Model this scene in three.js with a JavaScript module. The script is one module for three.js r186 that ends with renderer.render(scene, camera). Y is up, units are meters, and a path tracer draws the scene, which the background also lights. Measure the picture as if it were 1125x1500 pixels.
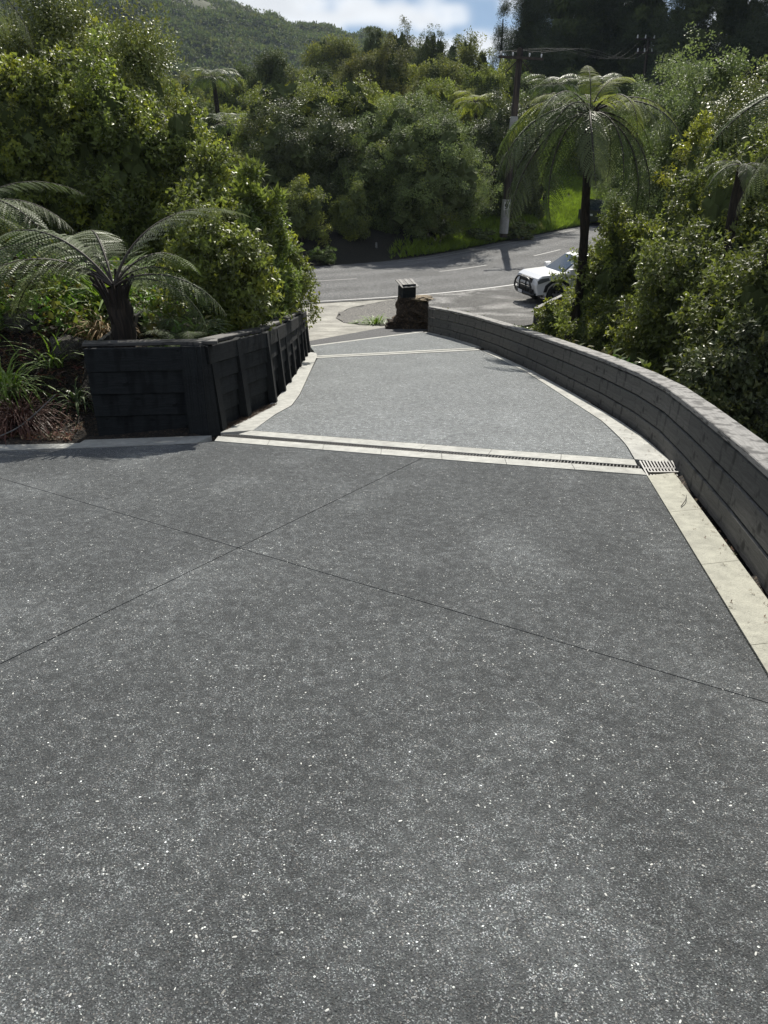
import * as THREE from 'three';
import { mergeGeometries } from 'three/addons/utils/BufferGeometryUtils.js';
import { TessellateModifier } from 'three/addons/modifiers/TessellateModifier.js';
import { createNoise2D, createNoise3D } from 'simplex-noise';

// ---------------------------------------------------------------- camera, sky, sun, exposure
const scene = new THREE.Scene();
const EYE = 1.667, PITCH = 26.033 * Math.PI / 180;
const camera = new THREE.PerspectiveCamera(67.33, 768 / 1024, 0.1, 6000);
camera.position.set(0, EYE, 0);
camera.rotation.set(-PITCH, 0, 0);
scene.add(camera);
const renderer = new THREE.WebGLRenderer({ antialias: true });
renderer.toneMapping = THREE.LinearToneMapping;
renderer.toneMappingExposure = 1.4;
renderer.shadowMap.enabled = true;

const SUN_EL = 43 * Math.PI / 180, SUN_AZ = 8 * Math.PI / 180;
const sun = new THREE.DirectionalLight(new THREE.Color(1, 0.95, 0.86), 5);
sun.position.set(Math.sin(SUN_AZ) * Math.cos(SUN_EL) * 120, Math.sin(SUN_EL) * 120, -Math.cos(SUN_AZ) * Math.cos(SUN_EL) * 120 - 30);
sun.target.position.set(0, 0, -30);
sun.castShadow = true;
sun.shadow.mapSize.set(4096, 4096);
Object.assign(sun.shadow.camera, { left: -90, right: 90, top: 90, bottom: -90, near: 1, far: 400 });
scene.add(sun, sun.target);

// ---------------------------------------------------------------- helpers
function RNG(seed) { let s = seed | 0; return () => { s = (s + 0x6d2b79f5) | 0; let t = Math.imul(s ^ (s >>> 15), 1 | s); t = (t + Math.imul(t ^ (t >>> 7), 61 | t)) ^ t; return ((t ^ (t >>> 14)) >>> 0) / 4294967296; }; }
const n2 = createNoise2D(RNG(11)), n3 = createNoise3D(RNG(12));
const fbm = (x, y, o = 4) => { let s = 0, a = 0.5; for (let i = 0; i < o; i++) { s += a * n2(x, y); x = x * 2.03 + 7.1; y = y * 2.03 - 3.7; a *= 0.5; } return s; };
const lerp = (a, b, t) => a + (b - a) * t, clamp = (x, a = 0, b = 1) => Math.min(b, Math.max(a, x));
const sm = (a, b, x) => { const t = clamp((x - a) / (b - a)); return t * t * (3 - 2 * t); };
const V = (x, y, z) => new THREE.Vector3(x, y, z);
const used = {};
function numbered(n) { const k = used[n] = (used[n] ?? -1) + 1; return k ? n + '_' + String(k).padStart(3, '0') : n; }
function tag(o, label, category, group, kind) { o.userData.label = label; o.userData.category = category; if (group) o.userData.group = group; if (kind) o.userData.kind = kind; return o; }
function mesh(name, geo, mat, parent, kind) { const m = new THREE.Mesh(geo, mat); m.castShadow = m.receiveShadow = true; m.name = parent ? name : numbered(name); (parent ?? scene).add(m); if (kind) m.userData.kind = kind; return m; }
function group(name, x = 0, y = 0, z = 0, turn = 0) { const g = new THREE.Group(); g.name = numbered(name); g.position.set(x, y, z); g.rotation.y = turn; scene.add(g); return g; }
const spotX = (px, d) => (px - 562.5) * d / 1253, topY = (py, d) => EYE + (200 - py) * d / 1253;   // a bearing and a distance into metres

// computed textures
function dataTex(w, h, fn, srgb = true, rep) {
  const a = new Uint8Array(w * h * 4), c = [0, 0, 0];
  for (let y = 0, i = 0; y < h; y++) for (let x = 0; x < w; x++, i += 4) { fn(x, y, c); a[i] = clamp(c[0]) * 255; a[i + 1] = clamp(c[1]) * 255; a[i + 2] = clamp(c[2]) * 255; a[i + 3] = 255; }
  return rawTex(a, w, h, srgb, rep);
}
function rawTex(a, w, h, srgb, rep) {
  const t = new THREE.DataTexture(a, w, h); t.wrapS = t.wrapT = THREE.RepeatWrapping; t.magFilter = THREE.LinearFilter; t.minFilter = THREE.LinearMipmapLinearFilter; t.generateMipmaps = true;
  if (srgb) t.colorSpace = THREE.SRGBColorSpace; if (rep) t.repeat.set(rep, rep); t.needsUpdate = true; return t;
}
// noise that tiles over w x h
function tileNoise(w, h, cell, seed) {
  const r = RNG(seed), cx = Math.max(1, Math.round(w / cell)), cy = Math.max(1, Math.round(h / cell)), g = new Float32Array(cx * cy).map(() => r());
  return (x, y) => { const u = x / w * cx, v = y / h * cy, i = Math.floor(u), j = Math.floor(v), a = u - i, b = v - j, A = a * a * (3 - 2 * a), B = b * b * (3 - 2 * b); const q = (p, s) => g[((s % cy + cy) % cy) * cx + ((p % cx + cx) % cx)];
    return lerp(lerp(q(i, j), q(i + 1, j), A), lerp(q(i, j + 1), q(i + 1, j + 1), A), B); };
}
// stones pressed into mortar: colour and height
function stoneTex(N, metres, list, mortar, seed) {
  const r = RNG(seed), col = new Uint8Array(N * N * 4), hgt = new Uint8Array(N * N * 4), px = N / metres;
  const fine = tileNoise(N, N, 3, seed + 1), mid = tileNoise(N, N, 40, seed + 2), coarse = tileNoise(N, N, px * .03, seed + 3);
  for (let i = 0; i < N * N; i++) { const x = i % N, y = (i / N) | 0, f = mortar * (0.72 + 0.4 * fine(x, y) + 0.16 * mid(x, y)) * 255; col[i * 4] = f; col[i * 4 + 1] = f * 1.01; col[i * 4 + 2] = f * 1.01; col[i * 4 + 3] = hgt[i * 4 + 3] = 255; hgt[i * 4] = hgt[i * 4 + 1] = hgt[i * 4 + 2] = 60 + 50 * fine(x, y); }
  for (const [count, lo, hi, tones, longest] of list) for (let k = 0; k < count * metres * metres; k++) {
    const a = lerp(lo, hi, r() ** 2) * px / 2, b = a * lerp(1 / longest, 1, r()), t = r() * Math.PI, cx = r() * N, cy = r() * N, tone = tones[(r() * tones.length) | 0], v = (0.75 + 0.5 * r()) * (1 + .5 * (coarse(cx, cy) - .5)), c = Math.cos(t), s = Math.sin(t), R = Math.ceil(a + 1), top = 150 + r() * 100;
    for (let y = -R; y <= R; y++) for (let x = -R; x <= R; x++) { const u = (x * c + y * s) / a, w = (-x * s + y * c) / b, q = u * u + w * w + 0.25 * Math.sin(u * 4 + k) * w; if (q > 1) continue;
      const o = ((((cy + y) | 0) + N) % N * N + (((cx + x) | 0) + N) % N) * 4; col[o] = Math.min(255, tone[0] * v * 255); col[o + 1] = Math.min(255, tone[1] * v * 255); col[o + 2] = Math.min(255, tone[2] * v * 255); hgt[o] = hgt[o + 1] = hgt[o + 2] = top * (1 - 0.35 * q); }
  }
  return [rawTex(col, N, N, true), rawTex(hgt, N, N, false)];
}
const [aggCol, aggBump] = stoneTex(2048, 2.6, [[60000, 0.0026, 0.0058, [[.29, .3, .3], [.35, .36, .36], [.4, .4, .4], [.25, .25, .26], [.46, .46, .46], [.4, .385, .37], [.32, .33, .33], [.43, .44, .43]], 2.2], [500, 0.003, 0.0055, [[.58, .58, .57], [.62, .61, .58], [.55, .55, .56]], 2.4], [260, 0.0035, 0.007, [[.76, .76, .73], [.84, .84, .81]], 2.6]], 0.25, 5);
const [roadCol, roadBump] = stoneTex(1024, 3, [[9000, 0.008, 0.02, [[.40, .40, .40], [.47, .47, .46], [.52, .52, .52], [.36, .36, .37]], 1.8]], 0.33, 8);
const [gravCol, gravBump] = stoneTex(1024, 2, [[6000, 0.01, 0.03, [[.36, .35, .33], [.45, .44, .41], [.52, .5, .47], [.3, .3, .29]], 1.8]], 0.24, 9);
const pale = (() => { const a = tileNoise(1024, 1024, 2, 31), b = tileNoise(1024, 1024, 26, 32), c = tileNoise(1024, 1024, 160, 33), d = tileNoise(1024, 1024, 7, 34);
  return dataTex(1024, 1024, (x, y, o) => { let f = 0.73 + 0.13 * (a(x, y) - .5) + 0.1 * (b(x, y) - .5) + 0.1 * (c(x, y) - .5); if (d(x, y) > .86) f -= .07; o[0] = f; o[1] = f * .995; o[2] = f * .965; }); })();
const paleBump = (() => { const a = tileNoise(512, 512, 2, 35), b = tileNoise(512, 512, 9, 36); return dataTex(512, 512, (x, y, o) => { o[0] = o[1] = o[2] = .6 * a(x, y) + .4 * b(x, y); }, false); })();
// boards: v runs across the board, u along it
function woodTex(dark, light, seed, blotch, tint, sq = .16) {
  const g1 = tileNoise(1024, 512, 60, seed), st = (() => { const r = RNG(seed + 5), a = new Float32Array(512).map(() => r()); return (y) => a[((y | 0) % 512 + 512) % 512]; })(), bl = tileNoise(1024, 512, 45, seed + 2), bl2 = tileNoise(1024, 512, 14, seed + 3), fi = tileNoise(1024, 512, 3, seed + 4), saw = tileNoise(1024, 512, 8, seed + 6);
  const r = RNG(seed + 9), knots = Array.from({ length: 16 }, () => [r() * 1024, r() * 512, 5 + r() * 8]);
  return dataTex(1024, 512, (x, y, o) => {
    const yy = y + 26 * g1(x, y); let f = lerp(dark, light, .28 * st(yy) + .27 * st(yy / 3 + 100) + .25 * fi(x, y) + .2 * saw(x * .25, y));
    const b = sm(.5, .8, .5 * bl(x * lerp(1, 1.4, sq < 1 ? 1 : 0), y * sq) + .28 * bl2(x, y * sq) + .22 * bl(x, y)); f *= 1 - blotch * b;
    for (const [kx, ky, kr] of knots) { const q = Math.hypot((x - kx) * .8, y - ky) / kr; if (q < 1) f *= .45 + .3 * q; }
    o[0] = f * tint[0]; o[1] = f * tint[1]; o[2] = f * tint[2];
  });
}
const woodGrey = woodTex(.17, .46, 51, .66, [1.02, 1.0, .96], .45), woodBlack = woodTex(.07, .22, 71, .35, [.95, 1.02, 1.05]), woodTop = woodTex(.32, .6, 91, .6, [1, .99, .97], 1);  // lighter top timber has the sunlight on the capping put into its colour
const barkTex = (() => { const a = tileNoise(256, 512, 10, 21), b = tileNoise(256, 512, 40, 22); return dataTex(256, 512, (x, y, o) => { const f = .16 + .3 * a(x * 1.0, y * .22) + .12 * b(x, y); o[0] = f; o[1] = f * .9; o[2] = f * .78; }); })();

// materials
const std = (o) => new THREE.MeshStandardMaterial(o), phy = (o) => new THREE.MeshPhysicalMaterial(o), lin = (r, g, b) => new THREE.Color(r, g, b);
const M = {
  slab: phy({ map: aggCol, bumpMap: aggBump, bumpScale: 0.004, roughness: 0.88, specularIntensity: .3, sheen: .55, sheenRoughness: .45, sheenColor: lin(.8, .82, .84), vertexColors: true, color: lin(.96, 1, 1.01) }),
  edging: std({ map: pale, bumpMap: paleBump, bumpScale: 0.0015, roughness: 0.8, color: lin(.68, .69, .68) }),
  edgingOld: std({ map: pale, bumpMap: paleBump, bumpScale: 0.002, roughness: 0.78, color: lin(.58, .58, .51) }),
  grate: std({ color: lin(.05, .05, .05), roughness: .5, metalness: .3 }),
  galv: std({ color: lin(.15, .15, .148), roughness: .45, metalness: .6 }),
  dark: std({ color: lin(.012, .012, .012), roughness: .9 }),
  road: phy({ map: roadCol, bumpMap: roadBump, bumpScale: .006, roughness: .9, specularIntensity: .35, vertexColors: true }),
  tar: phy({ specularIntensity: .35, map: roadCol, bumpMap: roadBump, bumpScale: .004, roughness: .72, color: lin(.5, .5, .52) }),
  apron: phy({ specularIntensity: .4, map: pale, bumpMap: paleBump, bumpScale: .004, roughness: .9, vertexColors: true }),
  gravel: std({ map: gravCol, bumpMap: gravBump, bumpScale: .014, roughness: .85 }),
  paint: std({ color: lin(.34, .34, .33), roughness: .6 }),
  paintWorn: std({ color: lin(.2, .2, .196), roughness: .7 }),
  wallBoard: std({ map: woodGrey, bumpMap: woodGrey, bumpScale: .004, roughness: .72 }),
  wallBoard2: std({ map: woodGrey, bumpMap: woodGrey, bumpScale: .004, roughness: .72, color: lin(.72, .74, .76) }),
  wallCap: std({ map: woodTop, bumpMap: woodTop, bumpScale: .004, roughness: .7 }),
  planter: phy({ map: woodBlack, bumpMap: woodBlack, bumpScale: .003, roughness: .85, specularIntensity: .35 }),
  planterCap: std({ map: woodGrey, bumpMap: woodGrey, bumpScale: .003, roughness: .65, color: lin(.8, .8, .8) }),
  bark: std({ map: barkTex, bumpMap: barkTex, bumpScale: .02, roughness: .95 }),
  barkDark: std({ map: barkTex, bumpMap: barkTex, bumpScale: .03, roughness: .95, color: lin(.28, .25, .23) }),
  barkFern: std({ map: barkTex, bumpMap: barkTex, bumpScale: .04, color: lin(.2, .18, .17), roughness: .95 }),
  stalk: std({ color: lin(.03, .022, .015), roughness: .7 }),
  ground: std({ vertexColors: true, map: gravCol, bumpMap: gravBump, bumpScale: .02, roughness: .95 }),
};
const leafMat = (r, g, b, trans = .32, coat = .9, cr = .3) => phy({ color: lin(r, g, b), roughness: .92, transmission: trans, thickness: 0, clearcoat: coat, clearcoatRoughness: cr, side: THREE.DoubleSide, specularIntensity: .5 });
const LM = {
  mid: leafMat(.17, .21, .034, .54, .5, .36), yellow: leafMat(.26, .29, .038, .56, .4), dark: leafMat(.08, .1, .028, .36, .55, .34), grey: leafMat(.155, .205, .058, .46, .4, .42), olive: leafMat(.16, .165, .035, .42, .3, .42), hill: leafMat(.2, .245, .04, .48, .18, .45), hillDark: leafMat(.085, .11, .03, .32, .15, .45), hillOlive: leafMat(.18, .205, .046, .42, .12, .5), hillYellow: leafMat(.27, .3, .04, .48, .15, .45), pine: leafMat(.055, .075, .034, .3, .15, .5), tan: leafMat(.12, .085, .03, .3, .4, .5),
  frond: leafMat(.085, .125, .028, .46, .22, .42), frondPale: leafMat(.13, .16, .065, .45, .4, .36), frondGold: leafMat(.25, .29, .035, .6, .2, .45), grass: leafMat(.16, .26, .025, .5, .4, .35), grassDark: leafMat(.06, .1, .02, .35, .6, .35), straw: leafMat(.3, .2, .09, .3, .3, .5), red: leafMat(.09, .035, .022, .2, .5, .4), far: leafMat(.115, .155, .045, .35, .1, .5), lawn: leafMat(.22, .32, .025, .5, .1, .5), litter: leafMat(.12, .085, .05, .15, .4, .5),
};

// ---------------------------------------------------------------- the lie of the land (d = metres ahead of the camera, z = -d)
const prof = (d) => { if (d < 20.5) return -.14595 * d; const u = Math.min(d - 20.5, 9.5); return -.14595 * 20.5 - .14595 * (u - u * u / 19); };
const ROADY = prof(40);
const roadMid = new THREE.CatmullRomCurve3([[-60, 18], [-40, 24], [-20, 28.3], [-8, 30.6], [-3.3, 32.1], [1, 33.9], [4, 36], [7, 39.2], [10.3, 43.5], [16, 51], [24, 61], [36, 75], [60, 100]].map(([x, d]) => V(x, 0, d)));
const roadPts = roadMid.getSpacedPoints(260);
function roadSide(x, d) { let best = 1e9, s = 0; for (let i = 0; i < roadPts.length - 1; i++) { const p = roadPts[i], q = roadPts[i + 1], dx = q.x - p.x, dz = q.z - p.z, l = Math.hypot(dx, dz), t = clamp(((x - p.x) * dx + (d - p.z) * dz) / (l * l)), ex = x - p.x - dx * t, ez = d - p.z - dz * t, D = Math.hypot(ex, ez); if (D < best) { best = D; s = Math.sign(dx * ez - dz * ex); } } return best * (s || 1); }   // + is the far side
const wallX = new THREE.CatmullRomCurve3([[.9, 24], [1.15, 20.3], [1.94, 17.17], [2.42, 13.02], [2.57, 10.82], [2.66, 9.2], [2.66, 7.9], [2.6, 6.94], [2.45, 5.93], [2.2, 4.4], [2.0, 3.4], [1.7, 2], [1.2, 0], [.7, -2]].map(([x, d]) => V(x, 0, d))).getPoints(200);
const wallAt = (d) => { for (let i = 0; i < wallX.length - 1; i++) if (wallX[i].z >= d && wallX[i + 1].z <= d) return wallX[i].x; return d > 20 ? 1.0 : .7; };
const ridgeY = [[-900, -330], [-300, -230], [0, -150], [200, -72], [340, -2], [400, 12], [440, 28], [480, 29], [515, 42], [540, 35], [562, 41], [590, 55], [620, 66], [650, 74], [700, 80], [760, 84], [850, 78], [1125, 60], [1500, 0], [2600, -120]];
function ridgeEl(x, d) { const a = d > 1 ? 562.5 + 1253 * x / d : (x < 0 ? -900 : 2600); let y = a < -900 ? -330 : -120; for (let i = 0; i < ridgeY.length - 1; i++) if (a >= ridgeY[i][0] && a <= ridgeY[i + 1][0]) y = lerp(ridgeY[i][1], ridgeY[i + 1][1], sm(0, 1, (a - ridgeY[i][0]) / (ridgeY[i + 1][0] - ridgeY[i][0]))); return (200 - y - 33) / 1253; }
function land(x, d) {
  const bump = .08 * fbm(x * .5, d * .5, 3), r = Math.hypot(x, d);
  let y;
  const wx = wallAt(d), P = prof(Math.max(d, -6));
  // the corridor of the drive, its bank on the left and the lower ground on the right
  let near = P - .16;
  const gap = -1.66 - x - Math.max(0, d - 15.3) * .8;
  if (d > 7 && gap > 0) { const inPlanter = x > -3.05; const rise = inPlanter ? .72 * sm(7.62, 7.95, d) * sm(.1, .45, gap) : .8 * sm(7.25, 8.9, d); near = lerp(P - .05, P + rise + .36 * Math.max(0, gap - (inPlanter ? 0 : .4)) * sm(7.6, 11, d), 1) ; near = lerp(near, ROADY, sm(21, 26.5, d)) + (inPlanter ? 0 : bump); }
  if (x > wx + .22) { const q = sm(.22, 1.4, x - wx); near = lerp(P + .25, Math.max(P - 1.0, ROADY) + .3 * Math.max(0, x - 9), q) + bump * q; if (d > 21) near = lerp(near, ROADY + .1 * Math.max(0, x - 12), sm(21, 25, d)); }
  if (d > 23 && x > -1.66 && x < wx + .22) near = P - .02;
  const s = d > 14 ? roadSide(x, d) : -20;
  if (s > -5.5 && d > 14) near = lerp(near, ROADY - .03, sm(-9, -4.6, s));
  y = near;
  if (s > 4.2) { const a = d > 1 ? x / d : 0, left = lerp(.45, 1, sm(-.3, -.06, a)); const up = .15 * left * Math.max(0, Math.min(s, 140) - 4.2) + .45 * sm(4.4, 6.6, s); y = ROADY + up + sm(5, 9, s) * (.5 * fbm(x * .08, d * .08, 3) + bump) - .09 * left * Math.max(0, s - 150); }
  if (r > 180) { const el = ridgeEl(x, d), top = EYE - 4 + el * 690 * (d > 1 ? d / Math.hypot(x, d) : 1), t = sm(260, 700, r), spur = 13 * (Math.abs(fbm(x * .0045, d * .0045, 4)) * 2 - .5) * Math.sin(Math.PI * clamp(t)) + 5 * fbm(x * .02, d * .02, 3) * t; const m = lerp(2, top, Math.pow(t, 1.2)) + spur - Math.max(0, r - 720) * .25; y = lerp(y, Math.max(m, -20), sm(180, 330, r)); }
  return y;
}
const G = (x, d) => land(x, d);

// one sheet for all of it, finer near the camera
(() => {
  const axis = (lo, hi, f) => { const a = [lo]; while (a[a.length - 1] < hi) a.push(a[a.length - 1] + f(a[a.length - 1])); return a; };
  const xs = axis(-900, 900, (x) => clamp((Math.abs(x) - 8) * .035, .35, 12)), ds = axis(-60, 1250, (d) => d < 0 ? clamp(-d * .3, .5, 6) : clamp((d - 30) * .022, .35, 8));
  const W = xs.length, Hn = ds.length, pos = new Float32Array(W * Hn * 3), col = new Float32Array(W * Hn * 3), uv = new Float32Array(W * Hn * 2), idx = [];
  for (let j = 0, k = 0; j < Hn; j++) for (let i = 0; i < W; i++, k++) {
    const x = xs[i], d = ds[j], y = land(x, d); pos.set([x, y, -d], k * 3); uv.set([x / 2, d / 2], k * 2);
    const s = d > 14 && d < 140 ? roadSide(x, d) : -30, n = fbm(x * .7, d * .7, 3), r = Math.hypot(x, d);
    let c = [.16 + .05 * n, .12 + .04 * n, .08 + .02 * n];                            // soil and litter
    if (s < -3 && s > -14 && d > 20.5 && x > -3 && x < 7.5) { const f = .55 + .25 * n; c = [f, f * .98, f * .93]; }   // gravel shoulder
    if (s > 4.2 && s < 60) c = x / d > .075 && x / d < .3 ? (n > 0 ? [.16, .24, .03] : [.12, .19, .03]) : [.1, .095, .05];   // verge
    if (r > 170) { const g = sm(.1, .45, fbm(x * .012, d * .012, 3) + (y > 70 ? .35 : -.1)); c = [lerp(.2, .42, g), lerp(.25, .5, g), lerp(.1, .16, g)]; }
    col.set(c, k * 3);
    if (i < W - 1 && j < Hn - 1) idx.push(k, k + W, k + 1, k + 1, k + W, k + W + 1);
  }
  const g = new THREE.BufferGeometry(); g.setAttribute('position', new THREE.BufferAttribute(pos, 3)); g.setAttribute('color', new THREE.BufferAttribute(col, 3)); g.setAttribute('uv', new THREE.BufferAttribute(uv, 2)); g.setIndex(idx.flatMap((_, n) => n % 3 ? [] : [idx[n], idx[n + 2], idx[n + 1]])); g.computeVertexNormals();
  const nrm = g.attributes.normal; if (nrm.getY(Math.floor(W * 60 + W / 2)) < 0) { g.setIndex(idx); g.computeVertexNormals(); }
  tag(mesh('ground', g, M.ground), 'earth of the banks, the valley and the hills beyond the road', 'ground', null, 'structure');
})();

// the sky: blue with broken white cloud
(() => {
  const W = 1024, H = 512, a = new Float32Array(W * H * 4);
  const sx = Math.sin(SUN_AZ) * Math.cos(SUN_EL), sy = Math.sin(SUN_EL), sz = -Math.cos(SUN_AZ) * Math.cos(SUN_EL);
  for (let j = 0, k = 0; j < H; j++) for (let i = 0; i < W; i++, k += 4) {
    const el = ((j + .5) / H - .5) * Math.PI, az = ((i + .5) / W - .5) * 2 * Math.PI, x = Math.cos(el) * Math.cos(az), y = Math.sin(el), z = Math.cos(el) * Math.sin(az);
    const h = Math.pow(1 - clamp(y), 3.2); let c = [lerp(.05, .5, h), lerp(.13, .72, h), lerp(.34, .98, h)];
    if (y > 0) { const s = 1 / (y + .12), u = x * s, v = z * s, f = fbm(u * 1.15 + 3.3, v * 1.15 + 1.2, 6) + .2, cl = sm(-.02, .3, f), b = lerp(1.5, 1.2, sm(.1, .6, f)); c = c.map((q, m) => lerp(q, b * [.96, .98, 1][m] * lerp(.55, 1.0, h), cl * .92)); }
    if (y < 0) c = [.06, .07, .05];
    const g = clamp(x * sx + y * sy + z * sz), au = .5 * Math.pow(g, 24); a.set([c[0] + au, c[1] + au * .97, c[2] + au * .9, 1], k);
  }
  const t = new THREE.DataTexture(a, W, H, THREE.RGBAFormat, THREE.FloatType); t.mapping = THREE.EquirectangularReflectionMapping; t.magFilter = THREE.LinearFilter; t.needsUpdate = true; scene.background = t; scene.environment = t; scene.backgroundIntensity = scene.environmentIntensity = .66;
})();

// ---------------------------------------------------------------- flat pieces that lie on the land
function plate(name, pts, off, thick, mat, parent, o = {}) {
  const P = o.prof ?? prof, sc = o.uv ?? 1;
  let shape = new THREE.ShapeGeometry(new THREE.Shape(pts.map(([x, d]) => new THREE.Vector2(x, d))), 1).toNonIndexed();
  if (o.fine) shape = new TessellateModifier(o.fine, o.rounds ?? 8).modify(shape);
  const a = shape.attributes.position, pos = [], uv = [], col = [];
  const put = (x, y, d, u = x, v = d) => { pos.push(x, y, -d); uv.push(u / sc, v / sc); if (mat.vertexColors) { const c = o.col ? o.col(x, d) : [1, 1, 1]; col.push(...c); } };
  for (let i = 0; i < a.count; i += 3) { const t = [i, i + 1, i + 2].map((k) => [a.getX(k), a.getY(k)]); const cr = (t[1][0] - t[0][0]) * (t[2][1] - t[0][1]) - (t[1][1] - t[0][1]) * (t[2][0] - t[0][0]); if (cr < 0) t.reverse(); for (const [x, d] of t) put(x, P(d, x) + off, d); }
  if (thick) for (let i = 0; i < pts.length; i++) { const p = pts[i], q = pts[(i + 1) % pts.length], y0 = P(p[1], p[0]) + off, y1 = P(q[1], q[0]) + off; for (const [r, y] of [[p, y0], [q, y1], [q, y1 - thick], [p, y0], [q, y1 - thick], [p, y0 - thick]]) put(r[0], y, r[1], r[0] + y, r[1] + y); }
  const g = new THREE.BufferGeometry(); g.setAttribute('position', new THREE.Float32BufferAttribute(pos, 3)); g.setAttribute('uv', new THREE.Float32BufferAttribute(uv, 2)); if (mat.vertexColors) g.setAttribute('color', new THREE.Float32BufferAttribute(col, 3)); g.computeVertexNormals();
  return mesh(name, g, mat, parent, o.kind);
}
const drive = tag(group('driveway'), 'sloping exposed aggregate driveway between the black planter and the timber wall', 'driveway', null, 'structure');
const dusty = (x, d) => { const f = (d > 6.86 - .343 * x ? 2.45 : 1.02) + .2 * fbm(x * .8, d * .8, 4) + .5 * sm(.08, .6, fbm(x * 1.1 + 9, d * .6 - 4, 4)); return [f, f, f * 1.005]; };  // noise is dust; the lighter upper panels have far grazing brightness painted in
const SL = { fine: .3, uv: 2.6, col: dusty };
const Jw = .0035;   // half a sawn joint
// joint lines: A from lower left up to the drain, B across the lower slab
(() => {
  const lineA = (t) => [lerp(-1.67, .28, t), lerp(2.72, 6.33, t)], dA = [1.95, 3.61], dB = [4.66, -3.36];
  const X = (() => { // crossing of A and B
    const a = [-1.67, 2.72], b = [-3.14, 5.77], det = dA[0] * -dB[1] + dB[0] * dA[1], rx = b[0] - a[0], ry = b[1] - a[1], t = (rx * -dB[1] + dB[0] * ry) / det; return [a[0] + dA[0] * t, a[1] + dA[1] * t]; })();
  const nA = [-dA[1], dA[0]].map((v) => v / Math.hypot(...dA)), nB = [-dB[1], dB[0]].map((v) => v / Math.hypot(...dB));
  const outline = [[-9, -3], [.55, -3], [.86, 0], [1.2, 1.2], [1.62, 2.62], [2.17, 5.84], [.83, 6.27], [-1.68, 7.13], [-1.83, 7.03], [-2.7, 6.86], [-3.61, 6.72], [-6, 6.35], [-9, 5.9]];
  const cut = (poly, n, off) => { const s = (p) => (p[0] - X[0]) * n[0] + (p[1] - X[1]) * n[1] - off, out = []; for (let i = 0; i < poly.length; i++) { const p = poly[i], q = poly[(i + 1) % poly.length], a = s(p), b = s(q); if (a >= 0) out.push(p); if ((a >= 0) !== (b >= 0)) { const t = a / (a - b); out.push([lerp(p[0], q[0], t), lerp(p[1], q[1], t)]); } } return out; };
  const neg = (n) => n.map((v) => -v);
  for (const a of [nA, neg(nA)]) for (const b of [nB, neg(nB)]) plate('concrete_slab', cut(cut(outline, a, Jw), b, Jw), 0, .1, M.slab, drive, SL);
})();
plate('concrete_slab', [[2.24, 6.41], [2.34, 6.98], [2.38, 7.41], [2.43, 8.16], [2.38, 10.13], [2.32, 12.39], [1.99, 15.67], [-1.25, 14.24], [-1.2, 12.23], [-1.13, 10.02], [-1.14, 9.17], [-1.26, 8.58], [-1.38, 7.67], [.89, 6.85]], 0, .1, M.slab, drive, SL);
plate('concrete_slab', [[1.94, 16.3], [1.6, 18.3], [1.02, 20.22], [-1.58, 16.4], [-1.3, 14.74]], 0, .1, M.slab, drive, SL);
// pale edging: quads between two polylines, laid block by block
function blocks(name, inner, outer, len, off, mat, uvS = 1.7) {
  const cv = (p) => { const c = new THREE.CurvePath(); for (let i = 0; i < p.length - 1; i++) c.add(new THREE.LineCurve3(V(p[i][0], 0, p[i][1]), V(p[i + 1][0], 0, p[i + 1][1]))); return c; };
  const a = cv(inner), b = cv(outer), L = a.getLength(), n = Math.max(1, Math.round(L / len)), gap = .0022 / L;
  for (let i = 0; i < n; i++) { const p = [], q = []; for (let k = 0; k <= 4; k++) { const t = clamp(lerp(i / n + gap, (i + 1) / n - gap, k / 4)), u = a.getPointAt(t), w = b.getPointAt(t); p.push([u.x, u.z]); q.unshift([w.x, w.z]); } plate(name, [...p, ...q], off, .1, typeof mat === 'function' ? mat(i / n) : mat, drive, { uv: uvS }); }
}
blocks('edging_block', [[.88, 0], [1.22, 1.2], [1.63, 2.62], [2.175, 5.84]], [[1.16, 0], [1.5, 1.2], [1.86, 2.62], [2.43, 5.93]], .95, .003, M.edgingOld);
blocks('edging_block', [[2.25, 6.4], [2.35, 6.98], [2.39, 7.41], [2.44, 8.16], [2.39, 10.13], [2.33, 12.39], [2.0, 15.67]], [[2.53, 6.23], [2.6, 6.94], [2.63, 7.41], [2.64, 8.16], [2.58, 10.13], [2.46, 12.39], [2.14, 15.67]], .95, .003, M.edging);
blocks('edging_block', [[1.95, 16.3], [1.61, 18.3], [1.04, 20.2]], [[2.08, 16.3], [1.75, 18.3], [1.15, 20.2]], 1.3, .003, M.edging);
blocks('edging_block', [[-1.38, 7.66], [-1.27, 8.58], [-1.15, 9.17], [-1.14, 10.02], [-1.21, 12.23], [-1.29, 14.7], [-1.36, 15.2]], [[-1.7, 7.54], [-1.6, 8.3], [-1.42, 9.3], [-1.4, 9.95], [-1.42, 12.23], [-1.52, 14.9], [-1.56, 15.4]], .5, .003, M.edging);
blocks('edging_block', [[-9, 5.92], [-6, 6.37], [-3.61, 6.74], [-2.7, 6.88], [-1.83, 7.05]], [[-9, 6.25], [-6, 6.72], [-3.78, 7.09], [-2.81, 7.22], [-1.76, 7.4]], 1.0, .003, M.edging);
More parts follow.
